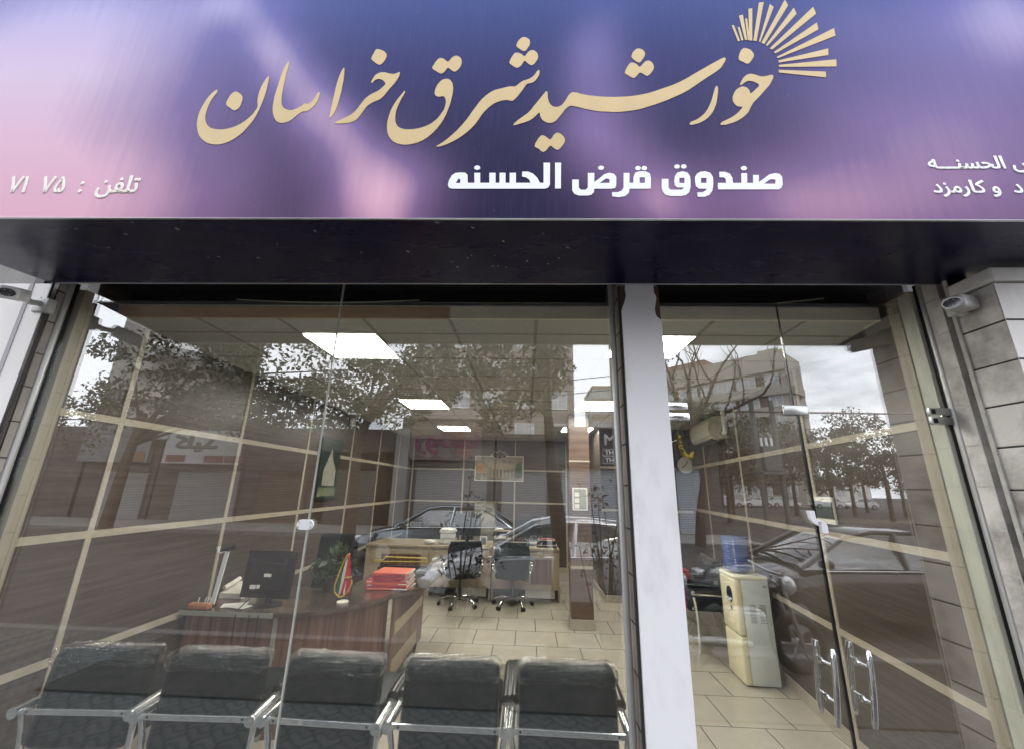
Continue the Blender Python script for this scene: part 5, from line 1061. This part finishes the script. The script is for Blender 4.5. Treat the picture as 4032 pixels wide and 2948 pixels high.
mb = MB(); mb.tube([(7.05, FY + .45, 4.25), (7.10, FY + .45, 3.6), (7.25, FY + .45, 3.25), (7.5, FY + .45, 3.2), (7.65, FY + .45, 3.45)], [.10, .12, .14, .13, .06], 10); mb.build('yellow_lettering', pm('yellow_letter', (.40, .28, .02), .4), s, 50)
shop('low plain shop block at the far end of the row', -34, -22.1, 4.2, M['render_d'], (-30, -26, GP, 2.2), M['shutter_d'], None, None)

# ---- taller buildings behind
def win_strip(mb_f, mb_g, ax, at, a0, a1, z0, z1, out, nsub=2):
    def bx(mb, p, q, u, v, r0, r1):
        if ax == 'x': mb.box(p, q, min(r0, r1), max(r0, r1), u, v)
        else: mb.box(min(r0, r1), max(r0, r1), p, q, u, v)
    bx(mb_g, a0, a1, z0, z1, at, at + out * .05)
    n = max(1, nsub)
    for k in range(n + 1):
        p = a0 + (a1 - a0) * k / n; bx(mb_f, p - .05, p + .05, z0, z1, at + out * .05, at + out * .10)
    bx(mb_f, a0, a1, z0 - .08, z0, at, at + out * .10); bx(mb_f, a0, a1, z1, z1 + .08, at, at + out * .10)

def block(label, c, ang, wx, dy, h, wallm, floors, cols, fh=3.4, ww=1.9, wh=1.7, band=None, z00=3.0):
    t = thing('apartment_building', label, 'building', (c[0], c[1], GP))
    mb = MB(); mb.box(c[0], c[0] + wx, c[1] - dy, c[1], -.3, h); mb.box(c[0] - .2, c[0] + wx + .2, c[1] - dy - .2, c[1] + .2, h, h + .5); o = [mb.build('wall', wallm, t)]
    for k in range(floors):
        z = z00 + k * fh
        if z + wh > h - .3: break
        f, g = MB(), MB()
        for j in range(cols):
            a = c[0] + wx * (j + .5) / cols - ww / 2; win_strip(f, g, 'x', c[1], a, a + ww, z, z + wh, 1)
        nd = max(1, int(dy / 5))
        for j in range(nd):
            a = c[1] - dy * (j + .5) / nd; win_strip(f, g, 'y', c[0], a - ww / 2, a + ww / 2, z, z + wh, -1)
        fr = f.build('window', M['white_fr'], t); o.append(fr); o.append(g.build('pane', M['winglass'], fr))
        if band:
            b2 = MB(); b2.box(c[0] - .7, c[0] + wx + .0, c[1] + .0, c[1] + .75, z - 1.25, z - .15); b2.box(c[0] - .7, c[0], c[1] - dy * .4, c[1], z - 1.25, z - .15); o.append(b2.build('parapet_band', band, t))
    t.rotation_euler = (0, 0, ang)
    return t
# the long beige block: near corner, its street face runs back to the left
pale_b = pm('pale_stone_block', (.40, .365, .32), .8, 0, (.34, .31, .275), 1.2)
def long_block():
    t = thing('apartment_building', 'long beige apartment block with white windows in bands beyond the trees', 'building', (42.5, -63, GP))
    Lc, H_ = 30, 24.6        # local: +x runs along the long face away from the near corner, -y is the outside
    walls = MB(); walls.box(0, Lc, 0, 8, -.3, H_); walls.box(-.3, Lc, -.5, .0, H_ - 3.0, H_ + .4); walls.box(1.5, 4.5, 2, 5, H_, H_ + 1.6); walls.build('wall', pale_b, None).parent = t
    rf = MB(); rf.prism([(12, H_ + .05), (24, H_ + .05), (22, H_ + 2.4), (14, H_ + 2.4)], 'y', 2, 10); rf.build('roof_house', pm('brick_roof_house', (.20, .11, .085), .8), None).parent = t
    for k in range(6):
        z = H_ - 5.3 - k * 3.55
        if z < 1: break
        b = MB(); b.box(3.2 if k > 0 else 0, Lc, -.55, -.01, z - 1.75, z - .12); b.build('balcony_band', pale_b, None).parent = t
        b = MB(); b.box(.9, Lc, -.012, -.004, z - .05, z + 1.8); b.build('window_band', pm('dark_brown_band', (.11, .085, .07), .7), None).parent = t
        x = 1.0 if k > 0 else 1.2
        for j, wd_ in enumerate((2.0, 3.0, 3.4, 1.5, 1.4, 1.4, 1.4, 1.4, 1.4, 1.4, 1.4)):
            if x + wd_ > Lc: break
            f, g = MB(), MB(); win_strip(f, g, 'x', -.02, x, x + wd_, z, z + 1.75, -1, max(2, round(wd_ / .9)))
            fr = f.build('window', M['white_fr'], None); fr.parent = t; q = g.build('pane', M['winglass'], None); q.parent = fr
            x += wd_ + (.8 if j else 1.6)
        b = MB(); b.box(-.6, -.01, 1.5, 6, z - 1.6, z - .3); b.build('end_balcony', pale_b, None).parent = t
    t.rotation_euler = (0, 0, math.atan2(-.75, -.66))
    return t
long_block()
block('plain beige apartment block half hidden by leaves and the white pillar', (13.5, -80, 0), 0, 8, 12, 22, M['render_b'], 6, 5)
block('tall rosy concrete block rising behind the sweet shop', (-12.6, -40, 0), 0, 17.5, 10, 34, pm('rosy_concrete', (.30, .255, .235), .8, 0, (.25, .21, .195), .4), 9, 5)
tw = block('grey high rise tower beyond the signed shops', (-48.8, -41, 0), 0, 12.0, 8, 23.6, M['tower'], 0, 2)
mb = MB()
for k in range(5): mb.box(-45.5, -38.0, -40.99, -40.2, 7 + k * 3.3, 8.3 + k * 3.3)
mb.box(-45.5, -38.0, -47, -41.01, 0, 26); mb.build('balcony_stack', pm('tower_balcony', (.36, .33, .30), .8), tw)
mb = MB(); mb.tube([(-40.5 + 2.2 * math.cos(a), -40 + 1.5 * math.sin(a), 15.6) for a in np.linspace(-.2, 3.3, 14)], .9, 6); mb.build('white_awning', M['white_fr'], tw)
block('low white building with dark windows beyond the far trees', (28, -108, 0), 0, 60, 8, 5.0, pm('far_white_wall', (.62, .61, .59), .8), 1, 12, 3, 2.2, 1.6, None, 1.2)

# ---- trees
def crown_tree(label, base, trunk_pts, tr_r, centers, per, rad, leaf, m, seed, grp=None, name='street_tree', nl=1, limbs=True):
    t = thing(name, label, 'tree', base, grp)
    mb = MB(); mb.tube(trunk_pts, tr_r, 10)
    if limbs:
        top = Vector(trunk_pts[-1]); fork = Vector(trunk_pts[-2])
        for c in centers[::5]:
            c = Vector(c); a = fork.lerp(top, .35 + .5 * ((c.x * 7.3 + c.z * 3.1) % 1)); mid = (a + c) / 2 + Vector((0, 0, .12 * (c - a).length))
            mb.tube([a, mid, c], [tr_r[-1] * .55, tr_r[-1] * .35, tr_r[-1] * .12], 6)
    mb.build('trunk', M['bark'], t, 60)
    leaf_mesh('crown', clumps(centers, per, rad, seed), leaf, m, t, seed)
    return t
rg = np.random.default_rng(7)
def ellip(n, c, r, seed, low=-.6):
    g = np.random.default_rng(seed); out = []
    while len(out) < n:
        q = g.uniform(-1, 1, 3); l_ = np.linalg.norm(q)
        if .35 < l_ < 1 and q[2] > low: out.append(np.asarray(c) + q * np.asarray(r))
    return out
crown_tree('large leafy street tree with a bare brown trunk at the far kerb', (-4.45, -8.4, GR_), [(-4.45, -8.4, GR_), (-4.42, -8.35, 1.2), (-4.5, -8.4, 2.5), (-4.3, -8.5, 3.6)], [.20, .15, .13, .09], ellip(42, (-4.0, -8.7, 4.5), (2.3, 2.0, 1.9), 3), 240, (.52, .52, .40), .115, M['leaf_b'], 11)
crown_tree('spreading street tree right before the shop window', (.35, -3.05, GP), [(.35, -3.05, GP), (.42, -3.0, .9), (.32, -3.1, 1.9), (.25, -3.3, 2.9)], [.13, .10, .085, .05], ellip(30, (-.45, -3.75, 3.6), (1.15, 1.2, 1.2), 5, -.8), 260, (.36, .36, .30), .085, M['leaf_b'], 12)
crown_tree('broad dark tree over the signed shops', (-15.5, -13.0, GP), [(-15.5, -13, GP), (-15.4, -13, 2.2), (-15.2, -13, 4.2)], [.22, .17, .12], ellip(78, (-11.8, -13.2, 5.6), (6.4, 2.6, 3.2), 8, -.55), 170, (.95, .9, .62), .20, M['leaf_a'], 13)
crown_tree('tall tree beside the grey signed shop', (-22.5, -14.5, GP), [(-22.5, -14.5, GP), (-22.4, -14.5, 2.5), (-22.2, -14.5, 4.0)], [.2, .16, .1], ellip(20, (-21.2, -14.5, 4.0), (2.4, 2.2, 1.3), 9, -.7), 150, (.8, .8, .6), .18, M['leaf_a'], 14)
for k, (x, y, s, zz) in enumerate(((-.78, -3.05, 1, 0), (.95, -3.0, 1.1, 0))):
    t = thing('street_shrub', ('small leafy rose shrub on the pavement left of the street tree', 'twiggy dark shrub on the pavement right of the street tree')[k], 'shrub', (x, y, GP))
    mb = MB(); r2 = random.Random(20 + k)
    tips = []
    for j in range(11 if k == 0 else 20):
        a = r2.uniform(0, 6.28); q = r2.uniform(.1, .45) * s; h = r2.uniform(.7, 2.1 if j % 2 else 1.2)
        tip = (x + q * math.cos(a), y + q * math.sin(a), GP + h); tips.append(tip)
        mb.tube([(x + .05 * math.cos(a), y + .05 * math.sin(a), GP), (x + q * .5 * math.cos(a + .4), y + q * .5 * math.sin(a + .4), GP + h * .55), tip], [.016, .010, .004], 5)
    mb.build('stem', M['bark'], t)
    leaf_mesh('foliage', clumps([(a, b, c - .05) for a, b, c in tips] + ([(x, y, .45), (x - .1, y, .7), (x + .1, y, .6)] if k == 0 else []), 34 if k == 0 else 16, (.16, .16, .15), 30 + k), .06, M['leaf_b'], t, 31 + k)
far = [(12.2, -29.5, 7.4), (15.6, -30.4, 7.8), (19.0, -29.4, 7.2), (22.6, -29.8, 7.9), (26.4, -29.5, 7.5), (22, -46, 9.5), (28, -48, 10.5), (34, -46, 10), (40, -49, 11.8), (46, -50, 10.0), (33, -58, 10), (52, -53, 11), (13.5, -33, 7.5), (58, -50, 10.6), (10.9, -27.0, 8.6), (13.8, -27.2, 9.0), (25, -38, 8.0), (31, -39, 8.6), (36.5, -40, 8.2), (42, -41, 9.0)]
WH_ = ['nearest the row of shops', 'second along the median', 'third along the median', 'fourth along the median', 'at the median end', 'behind the transformer pole', 'second in the park row', 'third in the park row', 'tallest of the park row', 'fifth in the park row', 'deep behind the park row', 'near the far corner', 'dark one by the row end', 'farthest of all', 'closest to the yellow letter shop', 'beside the tree closest to the shops', 'first of the middle row', 'second of the middle row', 'third of the middle row', 'last of the middle row']
for k, (x, y, h) in enumerate(far):
    crown_tree('dusty street tree ' + WH_[k], (x, y, GR_), [(x, y, GR_), (x + .1, y, h * .35), (x, y, h * .6)], [.16, .13, .08], ellip(20, (x, y, h * .62), (h * .36, h * .34, h * .40), 40 + k, -.9), 110, (h * .11, h * .11, h * .085), .055 * h ** .75, M['leaf_c' if k % 3 else 'leaf_a'], 60 + k, 'trees of the square across the street', 'square_tree')
# thin bare branches of a big pruned tree by the row end
t = thing('bare_tree', 'big pruned tree with bare curving limbs at the end of the shop row', 'tree', (6.0, -13.0, GP))
mb = MB(); r2 = random.Random(77)
def limb(p, d, ln, r, dep):
    pts = [Vector(p)]; dd = Vector(d).normalized()
    for i in range(4): dd = (dd + Vector((r2.uniform(-.3, .3), r2.uniform(-.2, .2), r2.uniform(-.05, .25)))).normalized(); pts.append(pts[-1] + dd * ln / 4)
    mb.tube(pts, [r, r * .85, r * .7, r * .55, r * .4], 6)
    if dep:
        for i in range(3): limb(pts[2 + i % 3], dd + Vector((r2.uniform(-1, 1), r2.uniform(-.5, .5), r2.uniform(-.1, .8))), ln * .62, r * .45, dep - 1)
limb((6.0, -13.0, GP), (-.05, 0, 1), 4.2, .20, 0)
for d in ((.9, 0, 1), (-.5, .1, 1), (.3, -.2, 1.2), (.8, .3, .5)): limb((5.9, -13.0, 3.6), d, 3.0, .10, 2)
mb.build('trunk', M['bark'], t, 60)
leaf_mesh('crown', clumps(ellip(16, (5.4, -13, 5.0), (.9, .9, 1.9), 90, -1), 60, (.35, .35, .35), 91), .11, M['leaf_b'], t, 92)

# ---- transformer on poles
trf = pm('weathered_transformer_grey', (.11, .115, .105), .6, .3, (.08, .08, .075), 3)
t = thing('power_transformer', 'grey pole mounted transformer in front of the square trees', 'transformer', (14.4, -22.8, GR_))
mb = MB(); mb.tube([(13.8, -22.8, GR_), (13.8, -22.8, 7.2)], .14, 10); mb.tube([(15.0, -22.8, GR_), (15.0, -22.8, 7.2)], .14, 10); mb.build('pole', trf, t)
mb = MB(); mb.box(13.7, 15.1, -23.3, -22.3, 2.75, 2.9); mb.build('platform', trf, t)
mb = MB(); mb.box(13.95, 14.95, -23.2, -22.4, 2.92, 4.4, .05); mb.build('tank', trf, t)
mb = MB()
for x in (14.1, 14.4, 14.7): mb.tube([(x, -22.8, 4.4), (x, -22.8, 4.9)], .07, 8)
mb.build('insulator', M['white_pl'], t)
t = thing('overhead_cable', 'two thin overhead cables crossing the street', 'cable', (0, -12, 6))
mb = MB()
for z in (5.9, 6.5): mb.tube([(-9 + 14.5 * k / 12, -16.0 + 2 * k / 12, z - .5 * math.sin(k / 12 * 3.14)) for k in range(13)], .018, 5)
mb.build('wire', M['channel'], t)

# ---- cars: local +x is the nose, wheels on z = 0
def car(label, paint, loc, rz, grp=None, cat='car', plate=None):
    t = thing('parked_car', label, cat, loc, grp)
    L_ = [(-2.15, .42, .50, .66, .62), (-2.08, .34, .48, .80, .76), (-1.80, .24, .44, .83, .93), (-1.25, .22, .44, .84, .96), (-.4, .22, .44, .85, .95), (.45, .22, .44, .85, .93), (.95, .22, .44, .84, .90), (1.45, .24, .45, .83, .82), (1.92, .28, .46, .78, .72), (2.14, .34, .48, .66, .60), (2.20, .42, .50, .55, .54)]
    rings = []
    for x, zl, zm, w_, zt in L_:
        rings.append([(x, -w_ * .86, zl), (x, -w_ * .99, zl + .08), (x, -w_, (zm + zt) / 2), (x, -w_ * .97, zt - .06), (x, -w_ * .86, zt - .012), (x, -w_ * .4, zt + .025), (x, 0, zt + .035), (x, w_ * .4, zt + .025), (x, w_ * .86, zt - .012), (x, w_ * .97, zt - .06), (x, w_, (zm + zt) / 2), (x, w_ * .99, zl + .08), (x, w_ * .86, zl)])
    mb = MB(); mb.loft(rings); mb.build('body', paint, None, 40).parent = t
    G = [(-1.95, .64, .93, .90), (-1.30, .58, .94, 1.38), (-.75, .56, .94, 1.425), (-.1, .56, .94, 1.43), (.28, .57, .93, 1.36), (1.12, .66, .90, .90)]
    rings = [[(x, -.80 + .02, zb), (x, -w_ - .06 * (zt - zb), (zb + zt) / 2 + .05), (x, -w_, zt - .02), (x, 0, zt + .01), (x, w_, zt - .02), (x, w_ + .06 * (zt - zb), (zb + zt) / 2 + .05), (x, .78, zb)] for x, w_, zb, zt in G]
    mb = MB(); mb.loft(rings); mb.build('windows', M['car_glass'], None, 30).parent = t
    mb = MB(); rr_ = [[(x, -w_ - .008, zt - .035), (x, -w_ * .9, zt + .008), (x, 0, zt + .028), (x, w_ * .9, zt + .008), (x, w_ + .008, zt - .035)] for x, w_, zb, zt in G[1:5]]
    mb.loft(rr_, False, False); o = mb.build('roof', paint, None, 50); o.parent = t; sd = o.modifiers.new('thick', 'SOLIDIFY'); sd.thickness = .02
    mb = MB()
    for s in (-1, 1):
        mb.tube([(1.12, s * .74, .90), (.28, s * .575, 1.36), (-.1, s * .565, 1.425), (-.75, s * .565, 1.42), (-1.30, s * .585, 1.375), (-1.95, s * .68, .93)], .028, 6)
        mb.tube([(-.35, s * .80, .92), (-.42, s * .57, 1.42)], .035, 6)
    mb.build('window_pillar', paint, None, 60).parent = t
    mb = MB()
    for s in (-1, 1): mb.tube([(1.0, s * .845, .90), (-1.7, s * .84, .955)], .009, 6)
    mb.build('chrome_strip', M['chrome'], None).parent = t
    mb = MB()
    for s in (-1, 1): mb.box(.80, .95, min(s * .84, s * 1.0), max(s * .84, s * 1.0), .95, 1.06, .03)
    mb.build('mirror', paint, None, 50).parent = t
    for s in (-1, 1):
        mb = MB(); mb.box(2.02, 2.185, min(s * .40, s * .70), max(s * .40, s * .70), .53, .655, .03); mb.build('headlight', M['lamp'], None, 50).parent = t
        mb = MB(); mb.box(-2.165, -2.05, min(s * .42, s * .74), max(s * .42, s * .74), .60, .78, .03); mb.build('tail_light', M['red_f'], None, 50).parent = t
        for x in (-1.33, 1.33):
            mb = MB(); mb.cyl((x, s * .68, .30), (x, s * .862, .30), .345, 24); mb.build('wheel_arch', M['channel'], None, 40).parent = t
            mb = MB(); mb.cyl((x, s * .68, .30), (x, s * .868, .30), .30, 28); w_ = mb.build('wheel', M['rubber'], None, 40); w_.parent = t
            mb = MB(); mb.cyl((x, s * .866, .30), (x, s * .874, .30), .185, 20)
            for k in range(8): a = k * .785; mb.cyl((x + .11 * math.cos(a), s * .873, .30 + .11 * math.sin(a)), (x + .11 * math.cos(a), s * .878, .30 + .11 * math.sin(a)), .028, 8)
            q = mb.build('rim', M['alloy'], None, 40); q.parent = w_
    mb = MB(); mb.box(2.13, 2.235, -.62, .62, .30, .46, .04); mb.box(-2.2, -2.1, -.66, .66, .36, .52, .04); mb.build('bumper', M['black_pl'], None, 50).parent = t
    mb = MB(); mb.box(2.236, 2.242, -.26, .26, .36, .46); mb.build('number_plate', M['plate'], None).parent = t
    mb = MB(); mb.tube([(.95, -.2, .935), (.75, .35, .965)], .012, 5); mb.tube([(1.0, .1, .93), (.80, .6, .96)], .012, 5); mb.build('wiper', M['channel'], None).parent = t
    t.rotation_euler = (0, 0, rz); return t
car('dark teal saloon car parked under the large street tree', M['paint_teal'], (-2.35, -9.7, GR_), R(180), 'cars parked in the street')
car('silver grey car parked at the near kerb behind the rose shrub', M['paint_silver'], (.40, -5.6, GR_), R(180), 'cars parked in the street')
car('black brown car parked at the near kerb in front of the glass doors', M['paint_black'], (5.15, -5.2, GR_), R(180), 'cars parked in the street')
wc = car('white saloon parked left of the far square', M['paint_white'], (27.0, -56, GR_), R(175), 'white cars parked across the square')
for k, (x, y, a) in enumerate(((31.5, -57, 178), (43.0, -60, 185), (48.5, -61, 184), (37, -60, 2))):
    o = copy_tree(wc); o.location = (x, y, GR_); o.rotation_euler = (0, 0, R(a)); o['label'] = 'white saloon parked ' + ('second from the left', 'before the low white building', 'farthest across the square', 'between the other white cars')[k]

# ---- motorbike on the pavement
mbk = thing('motorcycle', 'black motorcycle with red tape on its rear fender and white plate', 'motorcycle', (2.35, -2.95, GP))
def ring_tyre(c, r, tr):
    mb = MB(); P = [(c[0] + r * math.cos(a), c[1], c[2] + r * math.sin(a)) for a in np.linspace(0, 2 * math.pi, 33)]; mb.tube(P, tr, 10, False); return mb
for x, nm in ((1.75, 0), (2.95, 1)):
    w_ = ring_tyre((x, -2.95, GP + .29), .24, .05).build('wheel', M['rubber'], mbk, 60)
    mb = MB(); mb.cyl((x, -3.0, GP + .29), (x, -2.9, GP + .29), .05, 12)
    for k in range(6): a = k * 1.047; mb.tube([(x, -2.95, GP + .29), (x + .22 * math.cos(a), -2.95, GP + .29 + .22 * math.sin(a))], .010, 5)
    mb.build('spoke', M['alloy'], w_, 50)
mb = MB(); mb.tube([(1.75, -2.95, GP + .58), (1.98, -2.95, GP + .76), (2.2, -2.95, GP + .80)], [.10, .13, .12], 12); mb.tube([(1.55, -2.95, GP + .52), (1.75, -2.95, GP + .60)], [.05, .10], 10); mb.build('rear_fender', M['black_pl'], mbk, 50)
mb = MB(); mb.tube([(1.85, -2.95, GP + .84), (2.2, -2.95, GP + .80), (2.42, -2.95, GP + .82)], [.10, .14, .11], 12, flat=.5); mb.build('saddle', M['leather'], mbk, 50)
mb = MB(); mb.ball((2.58, -2.95, GP + .84), (.24, .14, .13), 3); mb.build('fuel_tank', M['paint_black'], mbk, 60)
mb = MB(); mb.box(2.2, 2.6, -3.08, -2.82, GP + .28, GP + .62, .05); mb.tube([(2.4, -2.85, GP + .3), (1.6, -2.80, GP + .34)], .045, 10); mb.build('engine', M['satin'], mbk, 50)
mb = MB(); mb.tube([(2.95, -3.03, GP + .29), (2.80, -3.03, GP + .95)], .022, 8); mb.tube([(2.95, -2.87, GP + .29), (2.80, -2.87, GP + .95)], .022, 8); mb.tube([(2.70, -3.30, GP + 1.05), (2.80, -3.1, GP + .98), (2.80, -2.8, GP + .98), (2.70, -2.60, GP + 1.05)], .016, 8); mb.build('handlebar_fork', M['satin'], mbk, 60)
mb = MB(); mb.ball((2.92, -2.95, GP + .86), (.08, .10, .10), 2); mb.build('headlight', M['lamp'], mbk, 60)
mb = MB(); mb.box(1.63, 1.68, -2.86, -2.80, GP + .55, GP + .72); mb.box(1.68, 1.74, -2.84, -2.79, GP + .62, GP + .84); mb.box(1.55, 1.60, -3.0, -2.88, GP + .62, GP + .76); mb.build('red_tape', M['red_tape'], mbk)
mb = MB(); mb.box(1.51, 1.73, -2.795, -2.788, GP + .44, GP + .54, 0, 2, Matrix.Rotation(R(14), 3, 'Y')); pl_ = mb.build('number_plate', M['plate'], mbk)
text('plate_digits', '۴۱۱', M['ink'], pl_, -1.70, -1.54, GP + .46, GP + .52, base=(0, -2.7865, 0), yaw=0, bold=.03, flip=True)
